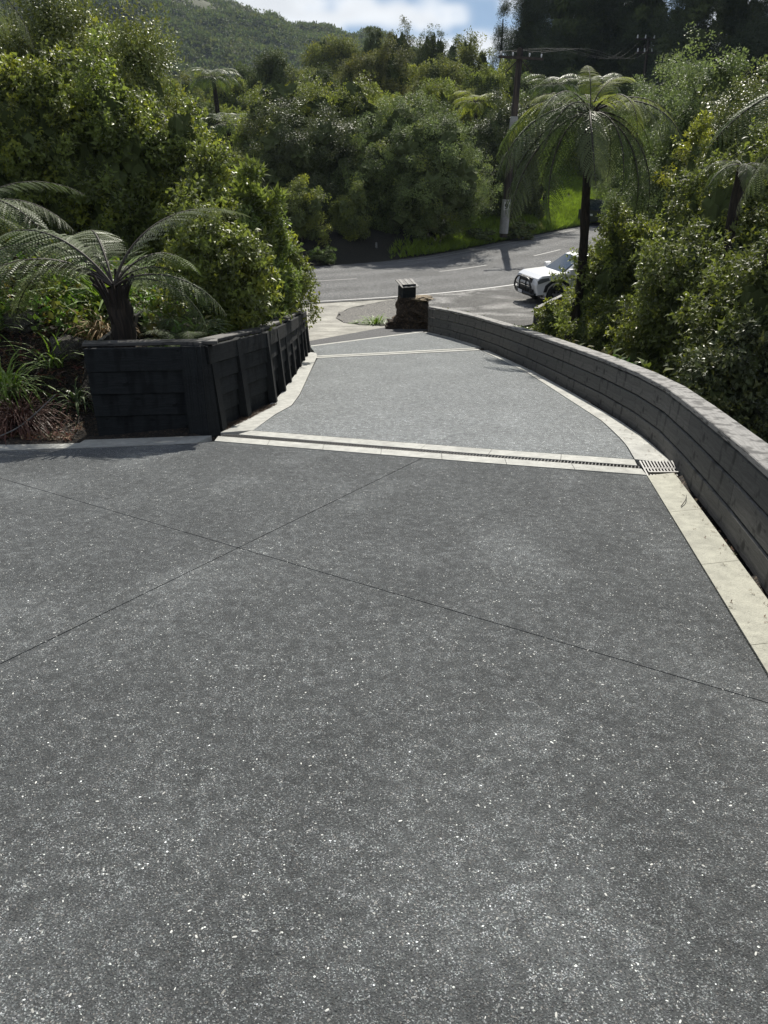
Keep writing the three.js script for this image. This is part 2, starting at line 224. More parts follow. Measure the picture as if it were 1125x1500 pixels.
// channel drain across the drive: pale blocks on both sides, a grate between them
blocks('drain_block', [[-1.4, 7.65], [.89, 6.83], [2.24, 6.385]], [[-1.5, 7.46], [.87, 6.61], [2.2, 6.175]], .62, .003, M.edging);
blocks('drain_block', [[-1.69, 7.37], [.86, 6.5], [2.2, 6.06]], [[-1.68, 7.15], [.83, 6.29], [2.18, 5.86]], .62, .003, M.edging);
(() => {
  const A = V(-1.66, 0, 7.436), B = V(2.205, 0, 6.115), L = A.distanceTo(B), n = 6, dir = B.clone().sub(A).normalize(), nr = V(-dir.z, 0, dir.x);
  const P = (t, s, y = 0) => { const p = A.clone().addScaledVector(dir, t).addScaledVector(nr, s); return V(p.x, prof(p.z) + y, -p.z); };
  plate('drain_channel', [[A.x, A.z - .07], [B.x, B.z - .07], [B.x, B.z + .07], [A.x, A.z + .07]], -.07, 0, M.dark, drive);
  const bar = (t, w, s0, s1) => { const g = new THREE.BoxGeometry(w, .008, s1 - s0), c = P(t, (s0 + s1) / 2, -.006); const m = new THREE.Matrix4().makeBasis(V(dir.x, prof(1) * dir.z, -dir.z).normalize(), V(0, 1, 0), V(-nr.x, -prof(1) * nr.z, nr.z).normalize()).setPosition(c); return g.applyMatrix4(m); };
  for (let i = 0; i < n; i++) { const t0 = L * i / n + .004, t1 = L * (i + 1) / n - .004, gs = [bar((t0 + t1) / 2, t1 - t0, -.054, -.046), bar((t0 + t1) / 2, t1 - t0, .046, .054)]; for (let t = t0 + .006; t < t1; t += .03) gs.push(bar(t, .009, -.046, .046)); mesh('drain_grate', mergeGeometries(gs), M.grate, drive); }
  const g2 = tag(group('sump_grate'), 'pale slotted metal grate at the foot of the timber wall where the drain ends', 'drain grate');
  const Q = V(2.225, 0, 6.1), mk = (x, d, w, l) => { const g = new THREE.BoxGeometry(w, .022, l); g.rotateX(Math.atan(.146)); g.translate(x, prof(d) - .006, -d); return g; };
  plate('sump', [[2.2, 5.94], [2.44, 5.96], [2.53, 6.22], [2.24, 6.19]], -.06, 0, M.dark, g2);
  const gs = [mk(2.36, 5.96, .27, .014), mk(2.37, 6.08, .29, .014), mk(2.38, 6.2, .29, .014), mk(2.225, 6.08, .014, .25), mk(2.5, 6.08, .014, .25)]; for (let i = 1; i < 10; i++) gs.push(mk(2.225 + i * .0275, 6.08, .013, .25)); mesh('grate_bars', mergeGeometries(gs), M.galv, g2);
})();
// the second, narrow drain and the pale line that ends the drive
blocks('drain_block', [[-1.285, 14.70], [1.96, 16.24]], [[-1.285, 14.52], [1.97, 16.04]], 1.1, .004, M.edging);
blocks('drain_block', [[-1.285, 14.45], [1.98, 15.93]], [[-1.285, 14.27], [1.99, 15.72]], 1.1, .004, M.edging);
blocks('edging_block', [[-1.6, 16.66], [1.03, 20.5]], [[-1.58, 16.42], [1.04, 20.24]], 1.0, .004, M.edging);
tag(plate('asphalt_strip', [[-1.62, 16.68], [1.04, 20.53], [1.6, 22.4], [.9, 22.5], [.17, 22.0], [-1.72, 17.7]], .004, .1, M.tar), 'narrow dark asphalt strip between the driveway and the old concrete apron', 'asphalt strip', null, 'structure');
const stain = (x, d) => { const f = .55 + .22 * fbm(x * .9, d * .9, 4) + .2 * sm(.1, .5, fbm(x * .5 + 4, d * 2.4, 3)); return [f, f * .98, f * .93]; };
tag(plate('concrete_apron', [[-1.72, 17.72], [.17, 22.03], [-.7, 22.4], [-1.2, 23.0], [-1.5, 24.2], [-1.5, 25.2], [-1.2, 26.7], [-.2, 28.0], [.55, 28.75], [-1.6, 27.95], [-3.2, 27.3], [-4.6, 26.6], [-4.2, 24], [-3.2, 21], [-2.2, 18.4]], 0, .1, M.apron, null, { fine: .5, uv: 2, col: stain }), 'worn pale concrete apron joining the driveway to the road', 'apron', null, 'structure');
tag(plate('gravel_patch', [[.17, 22.06], [.9, 22.53], [1.3, 22.6], [1.25, 25], [1.0, 27.4], [.6, 28.6], [.1, 28.3], [-.15, 27.85], [-.6, 27.5], [-.75, 27.0], [-1.2, 26.6], [-1.28, 26.0], [-1.5, 25.5], [-1.38, 24.9], [-1.5, 24.2], [-1.3, 23.6], [-1.2, 23.0], [-.8, 22.75], [-.68, 22.42], [-.2, 22.3]], .012, .1, M.gravel, null, { fine: .6, uv: 2 }), 'patch of grey gravel between the apron and the letterbox pillar', 'gravel', null, 'structure');
// dusty pale streaks on the parking shoulder
tag(plate('road_shoulder', [[1.3, 22.65], [1.9, 20.9], [3.2, 21], [5.5, 24], [9, 29], [14, 35.5], [11.6, 38.4], [8.4, 35.2], [6.2, 33.2], [4.2, 31.4], [2.2, 30.6], [.3, 29.9], [.4, 28.65], [1.02, 27.4], [1.28, 25]], .004, .08, M.road, null, { fine: .4, uv: 3, col: (x, d) => { const f = .75 + .28 * fbm(x * .6, d * .6, 4) + 1.2 * sm(.0, .45, fbm(x * .35 + d * .1, d * .9 - x * .2, 4)) * sm(23.5, 25.5, d); return [f, f * .98, f * .94]; } }), 'rough asphalt parking shoulder with pale dusty streaks beside the road', 'shoulder', null, 'structure');
// the road
function ribbon(s0, s1, t0, t1, off, mat, name, parent, colFn, n = 150, w = 8) {
  const pos = [], uv = [], col = [], idx = [], L = roadMid.getLength();
  for (let i = 0; i <= n; i++) { const t = lerp(t0, t1, i / n), p = roadMid.getPointAt(t), q = roadMid.getTangentAt(t), nx = -q.z, nz = q.x; for (let k = 0; k <= w; k++) { const s = lerp(s0, s1, k / w), x = p.x + nx * s, d = p.z + nz * s, crown = .05 * (1 - (s / 4.3) ** 2); pos.push(x, Math.max(prof(d), ROADY) + off + crown, -d); uv.push(t * L / 3, s / 3); const c = colFn ? colFn(s, t * L, x, d) : 1; col.push(c, c, c * .99); if (i < n && k < w) { const a = i * (w + 1) + k; idx.push(a, a + 1, a + w + 1, a + 1, a + w + 2, a + w + 1); } } }
  const g = new THREE.BufferGeometry(); g.setAttribute('position', new THREE.Float32BufferAttribute(pos, 3)); g.setAttribute('uv', new THREE.Float32BufferAttribute(uv, 2)); if (mat.vertexColors) g.setAttribute('color', new THREE.Float32BufferAttribute(col, 3)); g.setIndex(idx); g.computeVertexNormals(); if (g.attributes.normal.getY(5) < 0) { g.setIndex(idx.reverse()); g.computeVertexNormals(); } return mesh(name, g, mat, parent);
}
const road = tag(group('road'), 'grey two lane road curving past the foot of the driveway', 'road', null, 'structure');
ribbon(-4.35, 4.3, 0, 1, .0, M.road, 'road_surface', road, (s, l, x, d) => .85 + .25 * (Math.exp(-(((s + 2.9) / .45) ** 2)) + Math.exp(-(((s + 1.2) / .45) ** 2)) + Math.exp(-(((s - 1.3) / .45) ** 2)) + Math.exp(-(((s - 2.8) / .4) ** 2))) + .2 * fbm(x * .5, d * .5, 4), 400, 34);
const RL = roadMid.getLength(); let tNear = 0; { let b = 1e9; for (let i = 0; i <= 1000; i++) { const p = roadMid.getPointAt(i / 1000), q = Math.hypot(p.x - 1, p.z - 33.9); if (q < b) { b = q; tNear = i / 1000; } } }
ribbon(-4.14, -4.04, tNear - 30 / RL, tNear + 5.2 / RL, .006, M.paint, 'edge_line', road, null, 60, 1);
ribbon(3.5, 3.6, tNear + 2 / RL, tNear + 40 / RL, .006, M.paintWorn, 'edge_line', road, null, 60, 1);
for (let i = -3; i < 6; i++) ribbon(-.06, .06, tNear + (1.6 + i * 7) / RL, tNear + (4.6 + i * 7) / RL, .006, M.paintWorn, 'centre_dash', road, null, 8, 1);

// ---------------------------------------------------------------- timber wall and planter
const sect = (w, h, c) => [[c, 0], [w - c, 0], [w, c], [w, h - c], [w - c, h], [c, h], [0, h - c], [0, c]];
// a board between two plan points: a = [x, d], feet at height ya, yb, thickness to the side n
function board(a, b, ya, yb, h, thick, c, uo, lean = 0) {
  const dx = b[0] - a[0], dd = b[1] - a[1], L = Math.hypot(dx, dd), nx = dd / L, nd = -dx / L, S = sect(thick, h, c), pos = [], uv = [], idx = [];
  const ring = (p, y, u) => S.forEach(([s, v]) => { const q = s + lean * v; pos.push(p[0] + nx * q, y + v, -(p[1] + nd * q)); });
  const N = S.length, face = (A, B, C, D, U) => { const k = pos.length / 3 / 1; };
  const P = (p, y, i) => { const [s, v] = S[i % N], q = s + lean * v; return [p[0] + nx * q, y + v, -(p[1] + nd * q)]; };
  for (let i = 0; i < N; i++) { const q = [P(a, ya, i), P(b, yb, i), P(b, yb, i + 1), P(a, ya, i + 1)], per = i / N; const v0 = [0, .1, .12, .42, .44, .64, .66, .96][i], v1 = [.1, .12, .42, .44, .64, .66, .96, .98][i]; for (const [k, U, W] of [[0, uo, v0], [1, uo + L / 2, v0], [2, uo + L / 2, v1], [0, uo, v0], [2, uo + L / 2, v1], [3, uo, v1]]) { pos.push(...q[k]); uv.push(U, W); } }
  for (const [p, y] of [[a, ya], [b, yb]]) for (let i = 1; i < N - 1; i++) for (const k of [0, i, i + 1]) { pos.push(...P(p, y, k)); uv.push(S[k][0], S[k][1]); }
  const g = new THREE.BufferGeometry(); g.setAttribute('position', new THREE.Float32BufferAttribute(pos, 3)); g.setAttribute('uv', new THREE.Float32BufferAttribute(uv, 2)); g.computeVertexNormals(); return g;
}
(() => {
  const r = RNG(3), w = tag(group('retaining_wall'), 'long curved weathered grey timber wall along the right edge of the driveway', 'timber wall');
  const nodes = [[1.15, 20.3], [1.62, 18.6], [1.97, 17.0], [2.27, 15.0], [2.45, 13.0], [2.59, 10.9], [2.68, 9.2], [2.69, 7.9], [2.63, 6.94], [2.48, 5.93], [2.24, 4.5], [2.03, 3.4], [1.72, 2], [1.3, .4], [.82, -1.2]].reverse();
  const H3 = .19, lastUp = .02;
  const grow = (d) => sm(14, 20.3, d) * .07, pending = [[], [], [], []], uo = [0, 0, 0, 0];
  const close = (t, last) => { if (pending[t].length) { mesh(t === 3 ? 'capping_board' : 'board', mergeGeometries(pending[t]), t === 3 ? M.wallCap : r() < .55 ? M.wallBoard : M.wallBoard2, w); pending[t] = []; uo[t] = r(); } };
  nodes.forEach((a, i) => {
    if (i === nodes.length - 1) return; const b = nodes[i + 1], L = Math.hypot(b[0] - a[0], b[1] - a[1]);
    for (let t = 0; t < 4; t++) {
      const start = !pending[t].length, end = (i + t * 2) % 3 === 2 || i === nodes.length - 2, g0 = start ? .003 / L : 0, g1 = end ? .003 / L : 0, A = [lerp(a[0], b[0], g0), lerp(a[1], b[1], g0)], B = [lerp(b[0], a[0], g1), lerp(b[1], a[1], g1)], nx0 = (B[1] - A[1]) / L, nd0 = -(B[0] - A[0]) / L;
      if (t < 3) pending[t].push(board(A, B, prof(A[1]) - .03 + t * (H3 + grow(A[1]) / 3), prof(B[1]) - .03 + t * (H3 + grow(B[1]) / 3), H3 - .012 + grow((A[1] + B[1]) / 2) / 3, .05, .009, uo[t]));
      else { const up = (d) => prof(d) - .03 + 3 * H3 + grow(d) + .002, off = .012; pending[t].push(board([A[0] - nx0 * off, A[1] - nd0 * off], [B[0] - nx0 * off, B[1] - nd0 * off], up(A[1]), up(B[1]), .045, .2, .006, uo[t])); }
      uo[t] += L / 2; if (end) close(t);
    }
    const nx = (b[1] - a[1]) / L, nd = -(b[0] - a[0]) / L;
    for (const t of [.25, .75]) { const p = [lerp(a[0], b[0], t) + nx * .053, lerp(a[1], b[1], t) + nd * .053], h = 3 * H3 + grow(p[1]) + .3, g = new THREE.BoxGeometry(.12, h, .12); g.translate(p[0] + nx * .06, prof(p[1]) - .36 + h / 2 - .005, -p[1] - nd * -.0); if (a[1] > 2) mesh('wall_post', g, M.planter, w); }
  });
})();
(() => {
  const r = RNG(4), p = tag(group('planter_wall'), 'black stained timber retaining planter with battered posts on the left', 'planter');
  const side = [[-1.78, 7.56], [-1.63, 8.41], [-1.46, 9.4], [-1.45, 11.2], [-1.49, 13.0], [-1.54, 14.9], [-1.56, 15.4]], lean = -.07;
  const hAt = (d) => lerp(.93, .84, sm(7.5, 15.4, d));
  const wallRun = (pts, n) => { for (let i = 0; i < pts.length - 1; i++) { const a = pts[i], b = pts[i + 1]; for (let t = 0; t < n; t++) { const ha = hAt(a[1]) / n, hb = hAt(b[1]) / n, k = .035 + .0 * t; const L = Math.hypot(b[0] - a[0], b[1] - a[1]), nx = (b[1] - a[1]) / L, nd = -(b[0] - a[0]) / L, s = .05 + lean * 1 * t * ha - .0; const off = (q) => [q[0] - nx * (.055 - lean * t * ha * -1) , q[1] - nd * (.055 - lean * t * ha * -1)]; mesh('board', board(off(a), off(b), prof(a[1]) - .02 + t * ha, prof(b[1]) - .02 + t * hb, ha - .007, .045, .006, r(), lean), M.planter, p); } } };
  // right hand face runs away from the camera, its outer side is to the right; the front face looks at the camera
  wallRun(side, 5); wallRun([[-2.9, 7.36], [-1.84, 7.53]], 4);
  const post = (x, d, nx, nd, w = .13, dep = .1) => { const h = hAt(d) + .0, g = new THREE.BoxGeometry(w, h, dep, 1, 1, 1), a = g.attributes.position; const m = new THREE.Matrix4().makeBasis(V(-nd, 0, -nx), V(0, 1, 0), V(nx, 0, -nd)); for (let i = 0; i < a.count; i++) { const y = a.getY(i) + h / 2; a.setY(i, y); a.setZ(i, a.getZ(i) - y * .07); } g.applyMatrix4(m); g.translate(x, prof(d) - .025, -d); g.computeVertexNormals(); mesh('post', g, M.planter, p); };
  for (const [x, d] of [[-1.72, 7.68], [-1.58, 8.41], [-1.41, 9.42], [-1.405, 10.31], [-1.425, 11.16], [-1.45, 12.06], [-1.47, 13.02], [-1.495, 13.92], [-1.51, 14.6], [-1.525, 15.3]]) post(x + .0, d, d < 9.4 ? .985 : 1, d < 9.4 ? -.17 : .02);
  post(-1.9, 7.47, .135, -.99, .2); post(-1.79, 7.53, .75, -.66, .16);
  const cap = (a, b) => mesh('capping_board', board(a, b, prof(a[1]) - .02 + hAt(a[1]), prof(b[1]) - .02 + hAt(b[1]), .04, .17, .006, r()), M.planterCap, p);
  const inn = (q, k) => [q[0] - k, q[1]];
  for (let i = 0; i < side.length - 1; i++) cap(inn(side[i], .2), inn(side[i + 1], .2));
  mesh('capping_board', board([-1.66, 7.62], [-2.93, 7.42], prof(7.6) - .018 + .93, prof(7.42) - .018 + .93, .035, .12, .006, .3), M.planterCap, p);
  mesh('board', board([-2.9, 7.4], [-2.9, 9.2], prof(7.4) - .02, prof(7.4) - .02, .92, .045, .006, .5), M.planter, p);
})();

// ---------------------------------------------------------------- foliage
function leafInto(out, o, dir, nrm, L, W, cup) {
  const side = dir.clone().cross(nrm).normalize(), up = side.clone().cross(dir).normalize(), p = (a, b, c) => o.clone().addScaledVector(dir, a * L).addScaledVector(side, b * W).addScaledVector(up, c * W);
  const v = [p(0, 0, 0), p(.35, -.5, cup), p(.35, .5, cup), p(.55, 0, 0), p(1, 0, -cup * 1.2)], k = out.pos.length / 3;
  v.forEach((q) => out.pos.push(q.x, q.y, q.z)); out.idx.push(k, k + 3, k + 1, k, k + 2, k + 3, k + 1, k + 3, k + 4, k + 3, k + 2, k + 4);
}
function geoOf(out) { const g = new THREE.BufferGeometry(); g.setAttribute('position', new THREE.Float32BufferAttribute(out.pos, 3)); g.setIndex(out.idx); g.computeVertexNormals(); return g; }
function sprig(n, L, W, len, seed, o = {}) {
  const r = RNG(seed), out = { pos: [], idx: [] };
  for (let i = 0; i < n; i++) { const t = (i + .5) / n, a = i * 2.4 + r() * .8, el = lerp(o.low ?? -.1, o.high ?? 1.1, t) + (r() - .5) * .7, d = V(Math.cos(a) * Math.cos(el), Math.sin(el), Math.sin(a) * Math.cos(el)), nn = V((r() - .5) * .9, 1, (r() - .5) * .9).addScaledVector(d, -.2); if (Math.abs(nn.clone().normalize().dot(d)) > .95) nn.x += 1; leafInto(out, V((r() - .5) * len * (o.wide ?? .5), t * len, (r() - .5) * len * (o.wide ?? .5)), d, nn, L * (.65 + .6 * r()), W * (.7 + .5 * r()), .18 + .2 * r()); }
  return geoOf(out);
}
const SP = {
  broad: [sprig(15, .085, .045, .2, 1), sprig(13, .095, .05, .22, 2), sprig(17, .07, .04, .18, 3)],
  small: [sprig(30, .05, .028, .26, 4, { wide: .9 }), sprig(34, .045, .026, .26, 5, { wide: .9 })],
  whorl: [sprig(12, .15, .045, .12, 6, { wide: .1, low: .1, high: 1.2 }), sprig(14, .13, .04, .16, 7, { wide: .1 })],
  tree: [sprig(34, .15, .085, .6, 8, { wide: 1.1 }), sprig(38, .14, .075, .6, 9, { wide: 1.1 }), sprig(30, .17, .09, .6, 10, { wide: 1.1 })],
  fine: [sprig(60, .16, .035, .8, 13, { wide: .8, low: .2, high: 1.4 }), sprig(56, .17, .035, .8, 14, { wide: .8, low: .2, high: 1.4 })],
  needle: [sprig(64, .26, .035, .9, 15, { wide: 1.3, low: -.3, high: .9 }), sprig(60, .28, .035, .9, 16, { wide: 1.3, low: -.3, high: .9 })],
  far: [sprig(44, 1.1, .75, 2.2, 17, { wide: 1.6, low: -.2, high: 1.3 }), sprig(40, 1.2, .8, 2.6, 18, { wide: 1.5, low: -.2, high: 1.3 })],
  tuft: [sprig(16, .3, .025, .02, 19, { wide: 2, low: .9, high: 1.4 }), sprig(14, .36, .025, .02, 20, { wide: 2, low: .7, high: 1.4 })],
};
const _q = new THREE.Quaternion(), _m = new THREE.Matrix4(), _c = new THREE.Color(), UP = V(0, 1, 0);
// places: [position, direction, size, tint] shared out over the variants of a sprig; one InstancedMesh per variant
function scatter(name, variants, mat, places, parent, r) {
  const made = [];
  variants.forEach((geo, v) => { const list = places.filter((_, i) => i % variants.length === v); if (!list.length) return; const im = new THREE.InstancedMesh(geo, mat, list.length);
    list.forEach(([p, dir, s, t], i) => { _q.setFromUnitVectors(UP, dir); _q.multiply(new THREE.Quaternion().setFromAxisAngle(UP, r() * 6.28)); im.setMatrixAt(i, _m.compose(p, _q, V(s, s, s))); im.setColorAt(i, _c.setRGB(t[0], t[1], t[2])); });
    im.name = parent ? name : numbered(name); im.castShadow = im.receiveShadow = true; im.userData.kind = 'stuff'; (parent ?? scene).add(im); made.push(im); });
  return made;
}
function tube(pts, r0, r1, seg = 7, wob = 0, seed = 1) {
  const c = new THREE.CatmullRomCurve3(pts), n = Math.max(4, pts.length * 3), fr = c.computeFrenetFrames(n), pos = [], uv = [], idx = [], L = c.getLength(), r = RNG(seed);
  for (let i = 0; i <= n; i++) { const t = i / n, p = c.getPointAt(t), R = lerp(r0, r1, t); for (let k = 0; k <= seg; k++) { const a = k / seg * Math.PI * 2, q = R * (1 + wob * Math.sin(a * 3 + i * .9) * .5 + wob * (k < seg ? .5 * Math.sin(i * 2.3 + k * 1.7) : .5 * Math.sin(i * 2.3))); pos.push(p.x + q * (Math.cos(a) * fr.normals[i].x + Math.sin(a) * fr.binormals[i].x), p.y + q * (Math.cos(a) * fr.normals[i].y + Math.sin(a) * fr.binormals[i].y), p.z + q * (Math.cos(a) * fr.normals[i].z + Math.sin(a) * fr.binormals[i].z)); uv.push(k / seg * 2, t * L); if (i < n && k < seg) { const b = i * (seg + 1) + k; idx.push(b, b + 1, b + seg + 1, b + 1, b + seg + 2, b + seg + 1); } } }
  const g = new THREE.BufferGeometry(); g.setAttribute('position', new THREE.Float32BufferAttribute(pos, 3)); g.setAttribute('uv', new THREE.Float32BufferAttribute(uv, 2)); g.setIndex(idx); g.computeVertexNormals(); return g;
}
// crown of lumps: a main body and lobes about it
function lumps(rx, ry, rz, cy, n, r, spread = .78, size = .48) {
  const out = [[0, cy, 0, rx * .72, ry * .72, rz * .72]];
  for (let i = 0; i < n; i++) { const y = lerp(-.75, .98, (i + .5) / n), a = i * 2.4 + r() * .9, q = Math.sqrt(1 - y * y), k = spread * (.85 + .3 * r()), s = size * (.65 + .6 * r()); out.push([Math.cos(a) * q * rx * k, cy + y * ry * k, Math.sin(a) * q * rz * k, rx * s, ry * s * .9, rz * s]); }
  return out;
}
function foliage(lobes, n, size, r, o = {}) {
  const w = lobes.map((l) => (l[3] * l[4] + l[4] * l[5] + l[3] * l[5])), tot = w.reduce((a, b) => a + b, 0), places = [], tint = o.tint ?? [1, 1, 1], va = o.vary ?? .3;
  const tone = lobes.map(() => 1 + (r() - .5) * .2), lo = Math.min(...lobes.map((l) => l[1] - l[4])), hi = Math.max(...lobes.map((l) => l[1] + l[4]));
  let guard = 0; const per = o.cluster ?? 11;
  while (places.length < n && guard++ < n) {
    let k = r() * tot, j = 0; while (j < lobes.length - 1 && (k -= w[j]) > 0) j++;
    const l = lobes[j], u = r() * 2 - 1, a = r() * Math.PI * 2, q = Math.sqrt(1 - u * u), nrm = V(Math.cos(a) * q, u, Math.sin(a) * q), s = 1 - .4 * r() ** 2 + .08 * r() + (r() < .16 ? (o.shoot ?? .4) * r() : 0);
    const c = V(l[0] + nrm.x * l[3] * s, l[1] + nrm.y * l[4] * s, l[2] + nrm.z * l[5] * s);
    let deep = false; for (let m = 0; m < lobes.length; m++) if (m !== j) { const b = lobes[m]; if (((c.x - b[0]) / b[3]) ** 2 + ((c.y - b[1]) / b[4]) ** 2 + ((c.z - b[2]) / b[5]) ** 2 < .45) { deep = true; break; } } if (deep && r() < .85) continue;
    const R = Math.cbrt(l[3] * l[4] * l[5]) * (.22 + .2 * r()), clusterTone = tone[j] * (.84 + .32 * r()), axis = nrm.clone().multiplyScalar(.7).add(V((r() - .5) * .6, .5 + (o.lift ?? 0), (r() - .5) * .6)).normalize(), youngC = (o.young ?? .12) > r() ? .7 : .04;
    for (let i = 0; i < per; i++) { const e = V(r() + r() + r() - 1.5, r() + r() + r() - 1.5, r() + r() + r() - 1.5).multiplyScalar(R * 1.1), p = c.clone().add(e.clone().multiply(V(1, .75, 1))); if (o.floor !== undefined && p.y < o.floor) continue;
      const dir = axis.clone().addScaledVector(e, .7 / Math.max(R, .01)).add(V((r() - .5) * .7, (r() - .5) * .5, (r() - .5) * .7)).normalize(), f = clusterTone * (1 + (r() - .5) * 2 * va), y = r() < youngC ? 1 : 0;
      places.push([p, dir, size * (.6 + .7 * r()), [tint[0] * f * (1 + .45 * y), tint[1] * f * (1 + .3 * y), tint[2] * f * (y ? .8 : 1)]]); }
  }
  return places;
}
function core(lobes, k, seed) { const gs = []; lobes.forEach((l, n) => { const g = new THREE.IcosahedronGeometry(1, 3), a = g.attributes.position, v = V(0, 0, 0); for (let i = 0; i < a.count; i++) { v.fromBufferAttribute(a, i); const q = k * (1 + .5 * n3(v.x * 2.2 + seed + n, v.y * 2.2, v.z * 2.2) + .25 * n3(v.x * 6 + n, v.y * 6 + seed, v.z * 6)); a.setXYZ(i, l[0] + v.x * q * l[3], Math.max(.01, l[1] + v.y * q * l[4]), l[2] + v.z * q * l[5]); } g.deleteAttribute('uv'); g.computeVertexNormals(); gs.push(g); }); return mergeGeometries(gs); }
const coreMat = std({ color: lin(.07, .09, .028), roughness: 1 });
function woody(g, lobes, h, r0, r, mat, lean = 0, n = 5) {
  const top = lobes[0], gs = [tube([V(0, -.3, 0), V((r() - .5) * .3 * r0 * 4 + lean * .3, h * .4, (r() - .5) * r0), V(top[0] * .5 + lean, top[1], top[2] * .5), V(top[0] + lean, top[1] + top[4] * .7, top[2])], r0, r0 * .25, 7, .15)];
  for (let i = 1; i < Math.min(lobes.length, n + 1); i++) { const l = lobes[i], b = Math.min(h * (.25 + .5 * r()), top[1]); gs.push(tube([V(0, b, 0), V(l[0] * .45, lerp(b, l[1], .6), l[2] * .45), V(l[0], l[1], l[2])], r0 * .5, r0 * .12, 5, .1)); }
  return mesh('trunk', mergeGeometries(gs), mat, g);
}
let treeSeed = 100;
function tree(name, label, cat, x, d, h, wx, o = {}) {
  const r = RNG(o.seed ?? treeSeed++), y = o.y ?? G(x, d), g = tag(group(name, x, y, -d), label, cat, o.group), base = o.base ?? .08, ry = h * (1 - base) / 2, cy = h * base + ry, wz = o.wz ?? wx * .9;
  let lobes;
  if (o.form === 'cone') { lobes = []; const n = o.tiers ?? 9; for (let i = 0; i < n; i++) { const t = i / (n - 1), rr = wx / 2 * (1 - t * .85) * (.75 + .4 * r()); for (let k = 0; k < (o.arms ?? 4); k++) { const a = k * 6.28 / (o.arms ?? 4) + i * 1.1 + r(); lobes.push([Math.cos(a) * rr * .62, lerp(h * base, h * .96, t) + (r() - .5) * h * .05, Math.sin(a) * rr * .62, rr * .55, h / n * (o.flat ?? .6), rr * .55]); } } lobes.unshift([0, h * .5, 0, wx * .1, h * .4, wx * .1]); }
  else { lobes = lumps(wx / 2, ry, wz / 2, cy, o.lobes ?? 16, r, o.spread, o.lump); const fit = (c, q, lo, hi) => { const a = Math.min(...lobes.map((l) => l[c] - l[q])), b = Math.max(...lobes.map((l) => l[c] + l[q])), k = (hi - lo) / (b - a); lobes.forEach((l) => { l[c] = lo + (l[c] - a) * k; l[q] *= k; }); }; fit(0, 3, -wx / 2, wx / 2); fit(1, 4, h * base - .1 * h, h * .97); fit(2, 5, -wz / 2, wz / 2); }
  woody(g, lobes, h, o.trunk ?? h * .025, r, o.bark ?? M.barkDark, 0, o.limbs ?? 6);
  if (o.core !== 0) mesh('crown_light_blocker', core(lobes, o.core ?? .6, r() * 50), coreMat, g, 'stuff');  // added opaque core hidden in the crown to block light leaking through
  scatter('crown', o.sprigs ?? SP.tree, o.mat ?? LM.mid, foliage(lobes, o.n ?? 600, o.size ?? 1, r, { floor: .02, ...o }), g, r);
  return g;
}
// fern fronds
function frondGeo(L, w, up, droop, n, seed, o = {}) {
  const r = RNG(seed), out = { pos: [], idx: [] }, pts = []; let x = 0, y = 0;
  const N = 30; for (let i = 0; i <= N; i++) { pts.push(V(x, y, (o.sway ?? 0) * Math.sin(i / N * 1.6) * L)); const a = up - droop * Math.pow(i / N, o.pow ?? 1); x += Math.cos(a) * L / N; y += Math.sin(a) * L / N; }
  const cv = new THREE.CatmullRomCurve3(pts), bare = o.bare ?? .14;
  for (let i = 0; i < n; i++) for (const s of [-1, 1]) {
    const t = bare + (1 - bare) * (i + .5 + s * .12) / n, u = (t - bare) / (1 - bare), p = cv.getPointAt(Math.min(t, .999)), T = cv.getTangentAt(Math.min(t, .999)), side = V(0, 0, s), upv = T.clone().cross(V(0, 0, 1)).multiplyScalar(-1); if (upv.y < 0 && Math.abs(T.x) > .2) upv.negate();
    const lp = w * 1.1 * Math.pow(Math.sin(Math.PI * (.14 + .82 * u)), .75) * (1 - .25 * u) * (.9 + .2 * r()), dir = side.clone().addScaledVector(T, .42 + .35 * u).addScaledVector(upv, -.12 - (o.hang ?? .15) * r()).normalize(), m = 0;
    const m2 = 4, across0 = dir.clone().cross(upv).normalize().applyAxisAngle(dir, (r() - .5) * .9), k0 = out.pos.length / 3; let q = p.clone(); const dd = dir.clone(), hw = lp * (o.blade ?? .014) * (.85 + .3 * r());
    for (let k = 0; k <= m2; k++) { const ww = hw * [.5, 1, .95, .68, .08][k], ridge = q.clone().addScaledVector(upv, ww * .35), l = q.clone().addScaledVector(across0, ww), rr = q.clone().addScaledVector(across0, -ww); out.pos.push(l.x, l.y, l.z, ridge.x, ridge.y, ridge.z, rr.x, rr.y, rr.z);
      if (k < m2) { const e = k0 + k * 3; out.idx.push(e, e + 3, e + 1, e + 1, e + 3, e + 4, e + 1, e + 4, e + 2, e + 2, e + 4, e + 5); } if (k < m2 && (o.lace ?? 1)) for (let h = 0; h < 3; h++) { const v = (k + h / 3 + .3) / m2, pl = lp * .1 * Math.sin(Math.PI * (.22 + .72 * v)) + .002; for (const e of [-1, 1]) leafInto(out, q.clone().addScaledVector(dd, lp / m2 * h / 3), across0.clone().multiplyScalar(e).addScaledVector(dd, .55).normalize(), upv, pl * (.8 + .4 * r()), lp / m2 / 3 * .8, .1); }
      q = q.clone().addScaledVector(dd, lp / m2); dd.y -= (o.hang ?? .15) * (.5 + .6 * r()); dd.normalize(); }
  }
  const leaf = geoOf(out), stalk = tube(pts.filter((_, i) => i % 3 === 0), o.thick ?? L * .009, L * .0015, 5);
  return { leaf, stalk };
}
const FR = [frondGeo(1, .22, 1.05, 1.5, 30, 1), frondGeo(1, .22, .75, 1.75, 30, 2, { sway: .06, hang: .3 }), frondGeo(1, .21, .5, 1.9, 30, 3, { hang: .35, sway: -.06 }), frondGeo(1, .2, 1.25, 1.1, 28, 4), frondGeo(1, .22, .35, 1.75, 32, 5, { hang: .6, pow: .75 })];
